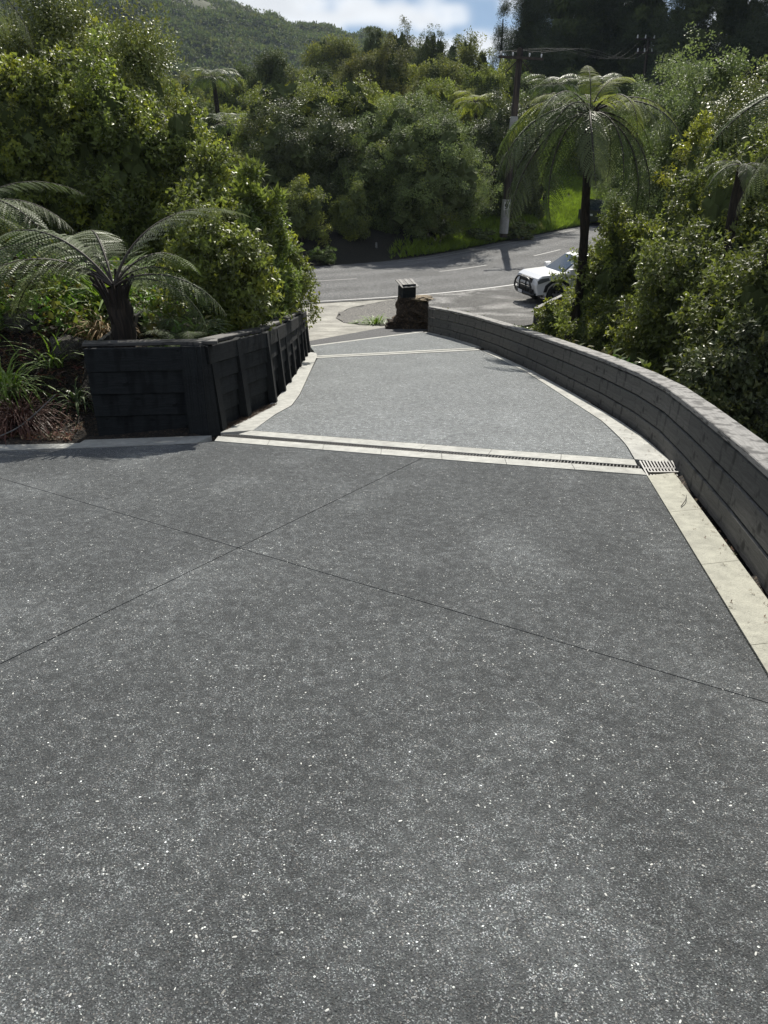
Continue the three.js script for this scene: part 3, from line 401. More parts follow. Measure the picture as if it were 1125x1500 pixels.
const FRfar = [frondGeo(1, .28, .9, 1.6, 16, 1, { blade: .06, lace: 0 }), frondGeo(1, .28, .45, 1.7, 16, 2, { blade: .06, lace: 0, hang: .4 })];
const DEAD = frondGeo(1, .14, .1, 1.0, 16, 9, { hang: 1.2, pins: 5 });
function addFrond(g, f, L, turn, tilt, at, mat, roll = 0) { const m = mesh('frond', f.leaf, mat, g); m.position.copy(at); m.scale.setScalar(L); m.rotation.order = 'YZX'; m.rotation.set(roll, turn, tilt); const s = mesh('stalk', f.stalk, M.stalk, m); return m; }
function fern(label, x, d, y, trunk, L, list, o = {}) {
  const g = tag(group(o.name ?? 'tree_fern', x, y, -d), label, 'tree fern', o.group), r = RNG(o.seed ?? 5), top = trunk[trunk.length - 1];
  const gs = [tube(trunk, o.r0 ?? .11, o.r1 ?? .08, 9, .22)]; if (o.stubs) for (let i = 0; i < o.stubs; i++) { const a = i * 2.4, h = .3 + .7 * r(), k = o.r1 ?? .08; gs.push(tube([V(top.x + Math.cos(a) * k * .6, top.y - .3 * (1 - h) - .15, top.z + Math.sin(a) * k * .6), V(top.x + Math.cos(a) * k * 1.2, top.y - .05, top.z + Math.sin(a) * k * 1.2), V(top.x + Math.cos(a) * k * 2, top.y + .16 * h, top.z + Math.sin(a) * k * 2)], .03, .014, 5)); }
  mesh('trunk', mergeGeometries(gs), o.bark ?? M.barkFern, g);
  list.forEach(([deg, v, k = 1, tilt = 0, mt]) => addFrond(g, (o.far ? FRfar : FR)[v], L * k, deg * Math.PI / 180, tilt, top, mt ?? o.mat ?? LM.frond, (r() - .5) * .5));
  return g;
}
const ring = (n, vs, s = 1, r = RNG(n * 7), mats) => Array.from({ length: n }, (_, i) => [i * 360 / n + (r() - .5) * 24, vs[i % vs.length], s * (.85 + .3 * r()), (r() - .5) * .25, mats?.[i % mats.length]]);

// ---- beyond the road
tree('broadleaf_tree', 'big dome shaped grey green glossy tree at the road edge, largest crown behind the letterbox', 'tree', spotX(603, 43.5), 43.5, 6.4, 8.3, { mat: LM.grey, n: 3600, size: .62, lobes: 26, wz: 7, base: .0, lump: .34, spread: .82, young: .05, seed: 40, sprigs: SP.tree });
tree('broadleaf_tree', 'dark vine covered tree left of the dome shaped tree, standing at the road edge', 'tree', spotX(455, 44), 44, 5.4, 6.2, { mat: LM.dark, n: 1700, size: .62, lobes: 18, base: 0, seed: 41, lump: .38 });
tree('broadleaf_tree', 'yellow green spreading tree just above and behind the dome shaped tree, left of its top', 'tree', spotX(500, 51), 51, 6.4, 7.6, { mat: LM.yellow, n: 1500, size: .75, lobes: 22, seed: 42, lump: .36, tint: [.75, .8, .9] });
tree('broadleaf_tree', 'olive tree with flat bright top far left of the dome shaped tree', 'tree', spotX(410, 52), 52, 6.2, 6, { mat: LM.mid, n: 1100, size: .75, lobes: 18, seed: 43, lump: .38 });
tree('shrub', 'small rounded bright green bush low at the left foot of the dome shaped tree', 'shrub', spotX(512, 40.2), 40.2, 2.4, 1.7, { mat: LM.mid, n: 420, size: .5, lobes: 9, seed: 44 });
tree('shrub', 'small dark bush at the left end of the visible road, beside the planter shrubs', 'shrub', spotX(437, 38.6), 38.6, 2.7, 2.2, { mat: LM.mid, n: 420, size: .5, lobes: 9, seed: 45 });
tree('shrub', 'low light green roadside weeds in the sun at the left end of the road', 'shrub', spotX(462, 36.6), 36.9, .8, 1.5, { mat: LM.grass, n: 260, size: .35, lobes: 7, seed: 46, sprigs: SP.small });
tree('broadleaf_tree', 'dark leafy tree directly behind the utility pole, right of the dome shaped tree', 'tree', spotX(728, 50), 50, 6.8, 4.6, { mat: LM.dark, n: 1200, size: .7, lobes: 16, seed: 47, base: 0 });
tree('broadleaf_tree', 'shaded tree between the utility pole and the tree fern trunk, above the dark verge', 'tree', spotX(776, 53), 53, 7.2, 3.2, { mat: LM.dark, n: 1200, size: .75, lobes: 16, seed: 48, base: 0, tint: [1.3, 1.3, 1.2] });
tree('broadleaf_tree', 'grey green tree on the right of the sunlit grass slope behind the tree fern', 'tree', spotX(968, 60), 60, 10, 8.6, { mat: LM.grey, n: 1800, size: .95, lobes: 20, seed: 49, base: 0 });
tree('broadleaf_tree', 'dark tree closing the top of the sunlit grass slope behind the tree fern trunk', 'tree', spotX(850, 98), 98, 9, 11, { mat: LM.dark, n: 1400, size: 1.0, lobes: 18, seed: 50, base: 0, tint: [1.3, 1.35, 1.3] });
tree('shrub', 'dry brownish weeds on the bank just right of the utility pole foot', 'shrub', spotX(775, 46.5), 46.5, 1.2, 2.0, { mat: LM.olive, n: 300, size: .4, lobes: 8, seed: 51, sprigs: SP.small });
tree('shrub', 'low leafy weeds on the bank left of the utility pole foot', 'shrub', spotX(705, 44.6), 44.6, .8, 2.4, { mat: LM.mid, n: 300, size: .4, lobes: 8, seed: 52, sprigs: SP.small });

// ---- the hillside, tree by tree
const HILL = [ // bearing px, distance, top py, width px, look, label
  [300, 62, 150, 80, 'dark', 'dark tree low in the gully left of centre, below the tall tree fern'],
  [352, 66, 165, 80, 'mid', 'light topped tree in the gully just left of the olive flat topped tree'],
  [268, 75, 120, 70, 'olive', 'olive tree where the left bank bushes meet the far mountain'],
  [400, 90, 72, 62, 'darkcone', 'dark pointed tree on the skyline at the foot of the mountain, leftmost on the hill'],
  [340, 95, 110, 62, 'mid', 'green tree on the gully edge below the mountain slope'],
  [440, 100, 95, 70, 'olive', 'olive tree right of the dark pointed tree on the skyline'],
  [488, 120, 58, 72, 'olive', 'wide olive crowned tree on the skyline under the mountain ridge dip'],
  [450, 82, 130, 70, 'mid', 'mid green tree halfway up the hillside left of the dark wedge'],
  [400, 74, 140, 60, 'olive', 'dull tree above the flat topped olive tree'],
  [476, 70, 105, 56, 'darkcone', 'black green wedge shaped conifer left of the tan topped conifers'],
  [520, 78, 80, 66, 'tancone', 'tan topped dark conifer, left one of the pair at the hill centre'],
  [562, 80, 70, 70, 'tancone', 'tan topped dark conifer, right one of the pair at the hill centre'],
  [545, 112, 48, 36, 'darkcone', 'small dark conifer on the skyline behind the tan topped pair'],
  [582, 115, 42, 44, 'tancone', 'brownish crowned tree rising highest on the central skyline'],
  [628, 100, 47, 48, 'darkcone', 'dark pointed conifer on the skyline right of the brownish crown'],
  [625, 62, 132, 90, 'mid', 'bright hillside bush right above the top of the dome shaped tree'],
  [560, 66, 150, 70, 'yellow', 'yellow green bush between the tan topped conifers and the dome shaped tree'],
  [640, 88, 82, 80, 'olive', 'round olive tree below the dark pointed skyline conifer'],
  [600, 92, 100, 62, 'mid', 'leafy green tree in the middle of the hillside'],
  [690, 100, 52, 66, 'olive', 'light olive bushy tree on the skyline left of the utility pole top'],
  [665, 74, 122, 52, 'olive', 'rounded upright bush left of the small hillside tree fern'],
  [700, 84, 95, 70, 'mid', 'green tree behind the upper part of the utility pole'],
  [742, 90, 74, 48, 'mid', 'pale crowned tree whose top shows above the utility pole crossarm'],
  [722, 66, 150, 70, 'dark', 'dark tree behind the middle of the utility pole'],
  [780, 78, 110, 70, 'grey', 'greyish tree right of the utility pole below the pines'],
  [840, 86, 100, 90, 'grey', 'grey green tree behind the crown of the tree fern'],
  [900, 74, 125, 80, 'dark', 'dark tree behind the right fronds of the tree fern'],
  [520, 60, 160, 60, 'mid', 'sunlit bush at the upper left of the dome shaped tree'],
  [610, 140, 68, 50, 'dark', 'distant dark tree peeping between the skyline conifers'],
  [665, 130, 62, 50, 'dark', 'distant dark tree in the skyline dip right of centre'],
  [370, 120, 100, 56, 'dark', 'small dark tree deep in the gully under the mountain'],
  [310, 130, 108, 56, 'mid', 'small green tree at the gully head under the mountain'],
];
const LOOK = {
  dark: { mat: LM.hillDark, n: 900, tint: [1.2, 1.25, 1.15] }, mid: { mat: LM.hill, n: 900 }, olive: { mat: LM.hillOlive, n: 900 }, yellow: { mat: LM.hillYellow, n: 900 }, grey: { mat: LM.grey, n: 900 },
  darkcone: { mat: LM.hillDark, n: 900, lobes: 16, spread: .7, lump: .4, bark: M.barkDark, egg: 1 }, tancone: { mat: LM.hillOlive, n: 900, young: .2, tint: [.75, .72, .9], egg: 1 },
};
HILL.forEach(([px, d, py, w, k, label], i) => { const x = spotX(px, d), y = G(x, d), h = Math.max(3.2, topY(py + (d >= 78 ? 14 : 0), d) - y), wx = w * d / 1253; tree('bush_tree', label, 'tree', x, d, h, wx, { base: 0, shoot: .1, lobes: 15, size: clamp(wx / 4.2, .9, 1.9), ...LOOK[k], lump: .42, seed: 200 + i }); });
// pines on the right
[[727, 104, 12, 40, 'sparse pine with open branches against the sky, leftmost of the pine stand'], [770, 100, -60, 85, 'tall pine with layered branches, second from the left in the pine stand'], [815, 92, -120, 100, 'tall dark pine above the tree fern crown'], [868, 96, -140, 110, 'dense black green pine behind the second utility pole, left of it'], [925, 90, -120, 105, 'dark pine directly behind the second utility pole'], [985, 80, -130, 110, 'large pine with visible needle tufts right of the second utility pole'], [1050, 84, -140, 120, 'tall pine above the grey shrub on the right'], [1115, 78, -120, 130, 'rightmost tall pine at the upper right corner']].forEach(([px, d, py, w, label], i) => {
  const x = spotX(px, d), y = G(x, d); tree('pine_tree', label, 'pine', x, d, topY(py, d) - y, w * d / 1253, { form: 'cone', tiers: 11, arms: 5, flat: .5, base: .12, mat: LM.pine, sprigs: SP.needle, n: i ? 2600 : 420, size: i ? 1.2 : .8, core: i ? .66 : 0, bark: M.barkDark, trunk: .26, limbs: 14, seed: 300 + i, young: 0 });
});

// ---- right bank, beyond the timber wall
const RB = (px, d, py, w, label, o) => { const x = spotX(px, d), y = G(x, d); return tree('shrub', label, 'shrub', x, d, topY(py, d) - y, w * 1.22 * d / 1253, { base: 0, ...o }); };
RB(1075, 24, 48, 250, 'tall grey green large shrub rising to the upper right edge under the pines', { mat: LM.grey, n: 3600, size: .52, lobes: 24, seed: 60, lump: .36, wz: 4 });
RB(985, 27, 108, 120, 'grey green shrub at the right tips of the tree fern fronds', { mat: LM.grey, n: 1700, size: .52, lobes: 16, seed: 61, lump: .4 });
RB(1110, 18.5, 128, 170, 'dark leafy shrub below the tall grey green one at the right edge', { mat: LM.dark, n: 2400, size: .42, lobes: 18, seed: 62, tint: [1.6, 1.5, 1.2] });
RB(1022, 15.5, 168, 56, 'slender bright yellow green shrub on the right bank, catching the sun', { mat: LM.yellow, n: 650, size: .95, sprigs: SP.broad, lobes: 12, seed: 63, young: .3 });
RB(1080, 14, 185, 190, 'broad olive green shrub at the right edge above the timber wall', { mat: LM.mid, n: 2600, size: .95, sprigs: SP.broad, lobes: 20, seed: 64, vary: .4 });
RB(955, 16.5, 300, 160, 'leafy sunlit shrub behind the wall between the tree fern trunk and the right edge', { mat: LM.mid, n: 2400, size: .95, sprigs: SP.broad, lobes: 18, seed: 65, vary: .4, young: .2 });
RB(930, 20, 352, 120, 'small leaved shrub in front of the parked ute and behind the tree fern trunk', { mat: LM.mid, n: 2000, size: 1.0, sprigs: SP.broad, lobes: 16, seed: 66, young: .2 });
RB(838, 21.5, 435, 50, 'low bright shrub at the front wheel of the ute, left of the tree fern trunk', { mat: LM.mid, n: 700, size: .9, sprigs: SP.broad, lobes: 10, seed: 67, young: .3 });
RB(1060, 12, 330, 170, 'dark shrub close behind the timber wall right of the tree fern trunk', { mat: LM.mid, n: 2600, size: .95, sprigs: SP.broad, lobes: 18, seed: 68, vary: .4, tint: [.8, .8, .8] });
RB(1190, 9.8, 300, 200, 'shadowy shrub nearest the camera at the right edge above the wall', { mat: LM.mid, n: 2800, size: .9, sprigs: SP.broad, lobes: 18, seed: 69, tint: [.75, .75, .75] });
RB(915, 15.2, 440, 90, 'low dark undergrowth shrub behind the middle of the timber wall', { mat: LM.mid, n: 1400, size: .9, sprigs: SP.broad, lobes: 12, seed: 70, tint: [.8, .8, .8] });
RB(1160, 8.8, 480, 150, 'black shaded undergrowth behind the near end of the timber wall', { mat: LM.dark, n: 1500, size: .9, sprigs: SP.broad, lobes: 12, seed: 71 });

// ---- left bank
const LB = (px, d, py, w, label, o) => { const x = spotX(px, d), y = G(x, d); return tree('shrub', label, 'shrub', x, d, topY(py, d) - y, w * (px < 290 ? 1.3 : 1) * d / 1253, { base: 0, ...o }); };
LB(90, 19, 8, 200, 'tall dark small leaved tree at the upper left under the mountain', { mat: LM.dark, n: 3200, size: 1.5, sprigs: SP.small, lobes: 22, seed: 80, tint: [1.9, 1.8, 1.3], lump: .36 });
LB(190, 17, 55, 120, 'dark glossy shrub stepping down to the right of the tall dark left tree', { mat: LM.dark, n: 2200, size: 1.4, sprigs: SP.small, lobes: 16, seed: 81, tint: [2.2, 2.1, 1.6], lump: .38 });
LB(245, 18, 112, 70, 'glossy shrub at the right end of the left bank skyline', { mat: LM.grey, n: 1200, size: 1.3, sprigs: SP.small, lobes: 12, seed: 82 });
LB(40, 13, 90, 150, 'yellow green leafy shrub at the left edge below the hanging fronds', { mat: LM.mid, n: 2000, size: .95, sprigs: SP.broad, lobes: 16, seed: 83, young: .25, vary: .4 });
LB(140, 13.5, 98, 130, 'sunlit yellow green shrub in the middle of the left bank', { mat: LM.yellow, n: 2300, size: .95, sprigs: SP.broad, lobes: 18, seed: 84, vary: .4, tint: [.62, .72, .9] });
LB(235, 14, 140, 110, 'olive shrub behind the arching frond on the left bank', { mat: LM.mid, n: 1900, size: .95, sprigs: SP.broad, lobes: 16, seed: 85, vary: .45, young: .2 });
LB(85, 14.5, 205, 190, 'dark hedge like shrub behind the planter tree fern', { mat: LM.dark, n: 2400, size: 1.2, sprigs: SP.small, lobes: 16, seed: 86, tint: [1.9, 1.9, 1.4] });
LB(300, 12.5, 205, 90, 'young shrub with thin upright stems left of the lance leaved sapling', { mat: LM.mid, n: 1200, core: 0, limbs: 12, size: .95, sprigs: SP.broad, lobes: 14, shoot: .85, seed: 87, vary: .4, young: .2 });
LB(366, 12.2, 228, 80, 'lance leaved sapling, tallest plant at the right end of the planter', { mat: LM.yellow, n: 520, size: 1.1, core: 0, sprigs: SP.whorl, lobes: 12, seed: 88, tint: [.7, .8, 1], wz: .6, lump: .4 });
LB(306, 9.9, 300, 125, 'dense bushy green shrub in the middle of the planter', { mat: LM.mid, n: 1500, core: 0, limbs: 12, size: .85, sprigs: SP.broad, lobes: 18, shoot: .85, seed: 89, vary: .45, young: .18, wz: .9, base: .2, lump: .55 });
LB(362, 12.2, 300, 100, 'light green shrub leaning over the right end of the planter', { mat: LM.yellow, n: 1250, core: 0, limbs: 12, size: .85, sprigs: SP.broad, lobes: 16, shoot: .85, seed: 90, vary: .4, tint: [.6, .75, 1], base: .3, lump: .55, wz: .9 });
LB(406, 14.4, 330, 66, 'sprawling shrub with loose twigs over the far end of the planter', { mat: LM.mid, n: 800, core: 0, limbs: 10, size: .85, sprigs: SP.broad, lobes: 10, shoot: .85, seed: 91, wz: 1.0, base: .38, lump: .55 });

// ---- tree ferns
fern('black trunked tree fern in the planter with grey green fronds arching to the left edge', -2.72, 8.0, G(-2.7, 8.0) - .05, [V(0, 0, 0), V(.02, .4, 0), V(-.02, .78, 0)], 1.75, [[172, 1, 1.05, .12, LM.frondPale], [186, 2, 1.1, .15, LM.frondPale], [155, 0, 1.0, -.1], [140, 1, 1.05, .1, LM.frondPale], [118, 0, .9, -.1, LM.frondPale], [95, 1, .7, -.1, LM.frondPale], [62, 1, .8, .05], [38, 0, 1.1, .02, LM.frondPale], [4, 1, .75, -.15], [-12, 2, .7, .0], [200, 1, .95, .05, LM.frondPale], [150, 2, 1.0, .1, LM.frondPale], [48, 2, .8, .1]], { r0: .135, r1: .105, stubs: 16, seed: 3 });
{ const x = 3.84, d = 16.7, y = -3.5; fern('tall tree fern with slender black trunk behind the timber wall, umbrella crown above the ute', x, d, y, [V(-.02, 0, .1), V(.14, .9, .05), V(.3, 2, 0), V(.26, 3.6, 0), V(.14, 5.55, 0)], 2.05, [...ring(11, [4, 2, 4], 1.1, RNG(4), [LM.frond, LM.frond, LM.frondPale]), ...ring(5, [2], .95, RNG(9), [LM.frondGold, LM.frond]).map((f) => [f[0], f[1], f[2], f[3] + .28, f[4]]), [40, 0, .8, .1, LM.frondGold], [178, 1, .75, .15, LM.frondGold], [85, 3, .7, 0, LM.frondGold], [8, 2, 1, .12, LM.frondPale], [190, 4, 1.3, -.25, LM.frond], [205, 4, 1.35, -.3, LM.frondPale], [222, 4, 1.25, -.35, LM.frond], [-25, 4, 1.2, -.3, LM.frond], [-45, 4, 1.2, -.35, LM.frond]], { r0: .115, r1: .075, stubs: 8 }); }
fern('tree fern at the upper left corner with fronds hanging into view', spotX(-45, 12), 12, G(-5.8, 12), [V(0, 0, 0), V(0, 1.4, 0), V(.05, topY(-5, 12) - G(-5.8, 12), 0)], 1.5, ring(12, [2, 4, 1], 1, RNG(6), [LM.frond, LM.frondPale]), { seed: 4 });
fern('tree fern at the right edge above the wall, one pale frond reaching into view', spotX(1275, 8.2), 8.2, G(4, 8.2), [V(0, 0, 0), V(0, 1.4, 0), V(0, topY(170, 8.2) - G(4, 8.2), 0)], 1.75, ring(10, [2, 4, 1], 1, RNG(8), [LM.frondPale, LM.frond]), { seed: 6 });
fern('tree fern with grey drooping fronds among the right bank shrubs', spotX(1095, 13.2), 13.2, G(5.3, 12.8), [V(0, 0, 0), V(0, 1.5, 0), V(0, topY(240, 13.2) - G(5.3, 12.8), 0)], .85, ring(9, [2, 4], 1, RNG(12), [LM.frondPale, LM.frond]), { seed: 7 });
[[695, 66, 150, 'small golden tree fern on the hillside left of the utility pole'], [805, 58, 128, 'greyish tree fern behind the left of the tall tree fern crown'], [320, 60, 118, 'tall thin tree fern standing in the gully below the mountain'], [335, 56, 178, 'lower tree fern in the gully, under the tall thin one'], [868, 62, 128, 'hillside tree fern directly behind the tall tree fern crown']].forEach(([px, d, py, label], i) => { const x = spotX(px, d), y = G(x, d), h = Math.max(2.5, topY(py, d) - y - .4); fern(label, x, d, y, [V(0, 0, 0), V(.1, h * .5, 0), V(0, h, 0)], 2.4, ring(14, [0, 1], 1, RNG(20 + i), i === 0 ? [LM.frondGold] : [LM.frondPale, LM.frond]), { far: true, r0: .18, r1: .14 }); });
fern('tree fern just outside the left edge, pale fronds reaching in above the grass', spotX(-100, 9.6), 9.6, G(-4.8, 9.2), [V(0, 0, 0), V(0, .6, 0), V(.05, topY(330, 9.2) - G(-4.8, 9.2), 0)], 1.75, ring(13, [1, 0, 2], 1, RNG(16), [LM.frondPale, LM.frond]), { seed: 14, r0: .12, r1: .1 });
// small ground ferns in the planter
[[-2.2, 8.6, .62, 'small ground fern in the planter right of the black fern trunk'], [-2.25, 8.15, .42, 'small feathery fern at the planter front edge beside the bushy shrub'], [-2.5, 9.3, .7, 'small pale fern behind the black fern trunk']].forEach(([x, d, L, label], i) => fern(label, x, d, G(x, d), [V(0, 0, 0), V(0, .03, 0), V(0, .06, 0)], L, ring(9, [1, 0], 1, RNG(40 + i), [LM.frondPale, LM.frond]), { name: 'ground_fern', r0: .03, r1: .03 }));

// ---- grasses and litter on the left bank
function clump(label, x, d, n, L, W, mat, o = {}) {
  const r = RNG(Math.floor(x * 1000 + d * 77)), out = { pos: [], idx: [] };
  for (let i = 0; i < n; i++) { const a = r() * 6.28, e = lerp(.5, 1.45, r()), l = L * (.5 + .6 * r()), b = V((r() - .5) * L * .25, 0, (r() - .5) * L * .25), seg = 5; let p = b.clone(), el = e; const w = W * (.6 + .6 * r()), sd = V(-Math.sin(a), 0, Math.cos(a)), k0 = out.pos.length / 3;
    for (let k = 0; k <= seg; k++) { const ww = w * (k === seg ? .06 : 1 - .5 * (k / seg) ** 2) / 2; out.pos.push(p.x - sd.x * ww, p.y, p.z - sd.z * ww, p.x + sd.x * ww, p.y + (k % 2 ? .002 : 0), p.z + sd.z * ww); if (k < seg) { const q = k0 + k * 2; out.idx.push(q, q + 1, q + 2, q + 1, q + 3, q + 2); } p = p.clone().add(V(Math.cos(a) * Math.cos(el), Math.sin(el), Math.sin(a) * Math.cos(el)).multiplyScalar(l / seg)); el -= (o.droop ?? .38) * (.6 + .8 * r()); } }
  const g = tag(group(o.name ?? 'grass_clump', x, G(x, d) - .02, -d), label, o.cat ?? 'grass clump', o.group); mesh('blades', geoOf(out), mat, g); return g;
}
clump('bright green broad bladed clump behind the black fern trunk, largest on the bank', -3.35, 9.6, 110, 1.1, .045, LM.grass, { droop: .25 });
clump('bright green clump left of the largest broad bladed one', -4.1, 9.9, 80, .9, .04, LM.grass, { droop: .3 });
clump('straw coloured dry tussock beside the black fern trunk', -3.18, 8.75, 240, .55, .012, LM.straw, { droop: .5, name: 'dry_tussock', cat: 'tussock' });
clump('green arching grass clump at the left edge, lowest on the bank', -4.0, 7.95, 130, .75, .022, LM.grass, { droop: .42 });
clump('grass clump above the lowest one at the left edge', -4.4, 8.6, 90, .7, .025, LM.grass, { droop: .42 });
clump('thin upright grass blades between the dry tussock and the left edge', -3.62, 8.3, 40, .7, .02, LM.grass, { droop: .3 });
clump('small grass clump by the left end of the planter front', -3.28, 7.9, 60, .45, .018, LM.grassDark, { droop: .45 });
clump('reddish brown dead tussock hanging down at the left edge above the pale edging', -3.75, 7.5, 420, .75, .012, LM.red, { droop: .55, name: 'dead_tussock', cat: 'tussock' });
clump('second reddish brown dead tussock behind the first at the left edge', -4.2, 7.7, 260, .8, .014, LM.red, { droop: .5, name: 'dead_tussock', cat: 'tussock' });
clump('brown dry grass at the far left under the fronds', -5.2, 9.6, 260, .9, .014, LM.litter, { droop: .45, name: 'dry_tussock', cat: 'tussock' });
clump('green grass clump in the planter between fern trunk and bushy shrub', -2.15, 9.0, 90, .6, .025, LM.grass, { droop: .4 });
clump('grass clump at the planter front right of the fern trunk', -2.25, 7.95, 70, .45, .02, LM.grass, { droop: .45 });
clump('tuft of green weeds growing in the gravel left of the letterbox pillar', -.25, 22.6, 220, .75, .035, LM.grass, { droop: .35, name: 'weed_tuft', cat: 'weeds' });
clump('small weed tuft in the gravel nearest the letterbox pillar', .15, 22.5, 90, .55, .03, LM.grassDark, { droop: .3, name: 'weed_tuft', cat: 'weeds' });
clump('low weed tuft at the left end of the gravel patch', -.75, 22.75, 140, .45, .03, LM.grass, { droop: .4, name: 'weed_tuft', cat: 'weeds' });
// rocks
function rockGeo(sx, sy, sz, seed, det = 3) { const g = new THREE.IcosahedronGeometry(1, det), a = g.attributes.position, v = V(0, 0, 0); for (let i = 0; i < a.count; i++) { v.fromBufferAttribute(a, i).normalize(); const k = 1 + .28 * n3(v.x * 1.3 + seed, v.y * 1.3, v.z * 1.3) + .09 * n3(v.x * 4 + seed, v.y * 4, v.z * 4); const c = Math.max(Math.abs(v.x), Math.abs(v.y), Math.abs(v.z)); v.multiplyScalar(k / lerp(1, c, .5) * .9); a.setXYZ(i, v.x * sx, v.y * sy, v.z * sz); } g.computeVertexNormals(); return g; }
const rockMat = std({ map: gravCol, bumpMap: gravBump, bumpScale: .02, roughness: .9, color: lin(.9, .85, .78) }), earthMat = std({ map: gravCol, bumpMap: gravBump, bumpScale: .03, roughness: .95, color: lin(.6, .42, .28) });
[[-3.5, 8.45, .2, .14, 'grey rock left of the dry tussock on the bank'], [-4.1, 8.75, .22, .12, 'flat grey rock further left on the bank'], [-3.05, 8.35, .25, .08, 'long low rock at the foot of the dry tussock']].forEach(([x, d, a, h, label], i) => { tag(mesh('rock', rockGeo(a, h, a * .7, 30 + i), rockMat), label, 'rock').position.set(x, G(x, d) + h * .4, -d); });
(() => { const r = RNG(77), pl = []; // leaf litter, undergrowth, verge grass
  for (let i = 0; i < 5200; i++) { const x = lerp(-6.5, -3.1, r()), d = lerp(7.12, 11, r() ** 1.4); pl.push([V(x, G(x, d) + .015, -d), V(r() - .5, .6, r() - .5).normalize(), .28 + .4 * r(), [.6 + .8 * r(), .5 + .6 * r(), .5 + .4 * r()]]); }
  for (let i = 0; i < 900; i++) { const t = r(), s = r(), x = lerp(-1.78, -1.45, t) + .0, d = lerp(7.6, 9.2, t) - .05 + .12 * s; pl.push([V(x + .12 * s, prof(d) + .005, -d), V(r() - .5, .5, r() - .5).normalize(), .12 + .16 * r(), [.7, .6, .55]]); }
  for (let i = 0; i < 420; i++) { const d = 2.2 + 17 * r(), x = wallAt(d) - .03 - .22 * r() ** 2.5; pl.push([V(x, prof(d) + .006, -d), V((r() - .5) * .6, 1, (r() - .5) * .6).normalize(), .05 + .14 * r(), [.6 + .5 * r(), .5 + .4 * r(), .45]]); }
  const a = scatter('leaf_litter', [sprig(5, .1, .03, .02, 41, { wide: 4, low: -.2, high: .4 })], LM.litter, pl, null, r)[0]; tag(a, 'brown fallen leaves and dead twigs covering the left bank', 'leaf litter', null, 'stuff');
  const ug = []; for (let i = 0; i < 3600; i++) { const x = lerp(-9, -2, r()), d = lerp(8.6, 19, r()); if (x > -3.1 && d < 8) continue; ug.push([V(x, G(x, d) + .03, -d), V((r() - .5) * .8, 1, (r() - .5) * .8).normalize(), .6 + .9 * r(), [.6 + .6 * r(), .7 + .6 * r(), .7]]); }
  tag(scatter('bank_undergrowth', [SP.broad[0]], LM.mid, ug, null, r)[0], 'low leafy undergrowth carpeting the left bank', 'undergrowth', null, 'stuff');
  const ur = []; for (let i = 0; i < 4200; i++) { const d = lerp(8, 21, r()), x = wallAt(d) + .3 + 6 * r(); ur.push([V(x, G(x, d) + .03, -d), V((r() - .5) * .8, 1, (r() - .5) * .8).normalize(), .7 + .9 * r(), [.9 + .8 * r(), .9 + .8 * r(), .8]]); }
  tag(scatter('wall_undergrowth', [SP.broad[1]], LM.dark, ur, null, r)[0], 'low undergrowth on the ground behind the timber wall', 'undergrowth', null, 'stuff');  // dark leaf colour paints in the shade behind the wall
  const vg = []; for (let i = 0; i < 34000; i++) { const t = lerp(tNear - 2 / RL, tNear + 52 / RL, r()), p = roadMid.getPointAt(clamp(t)), q = roadMid.getTangentAt(clamp(t)), s = 4.35 + 26 * r() ** 1.6, x = p.x - q.z * s, d = p.z + q.x * s; if (x / d < .08 && (s > 5.6 || x / d < -.0 || r() > (x / d) * 9)) continue; const f = .7 + .5 * r(); vg.push([V(x, G(x, d), -d), V((r() - .5) * .6, 1, (r() - .5) * .6).normalize(), .6 + .9 * r(), [f, f, f]]); }
  tag(scatter('verge_grass', [SP.tuft[0]], LM.lawn, vg, null, r)[0], 'bright green grass on the verge and slope across the road', 'grass', null, 'stuff');
  const hu = []; for (let i = 0; i < 9000; i++) { const d = lerp(46, 178, r() ** .8), x = lerp(-.55, .5, r()) * d; if (roadSide(x, d) < 7 || (x / d > .17 && x / d < .3 && d < 75)) continue; const f = .6 + .7 * r(); hu.push([V(x, G(x, d), -d), V((r() - .5) * .5, 1, (r() - .5) * .5).normalize(), 1.1 + 1.9 * r(), [f * (.9 + .3 * r()), f, f]]); }
  tag(scatter('hillside_scrub', [SP.tree[0]], LM.hill, hu, null, r)[0], 'continuous low scrub filling the hillside between the trees', 'scrub', null, 'stuff');
  const fa = []; for (let i = 0; i < 60000 && fa.length < 21000; i++) { const rr = lerp(270, 720, r() ** .8), a = lerp(-.62, .12, r()), x = Math.sin(a) * rr, d = Math.cos(a) * rr, y = G(x, d), bald = sm(.05, .4, fbm(x * .012, d * .012, 3) + (y > 70 ? .35 : -.1)); if (r() < bald * .93) continue; const f = .55 + .7 * r(); fa.push([V(x, y - .4, -d), V((r() - .5) * .4, 1, (r() - .5) * .4).normalize(), .7 + .9 * r(), [f * (.9 + .3 * r()), f, f * .9]]); }
  tag(scatter('mountain_bush', [SP.far[0]], LM.far, fa, null, r)[0], 'unbroken native bush covering the far mountain slope', 'bush', null, 'stuff');
})();

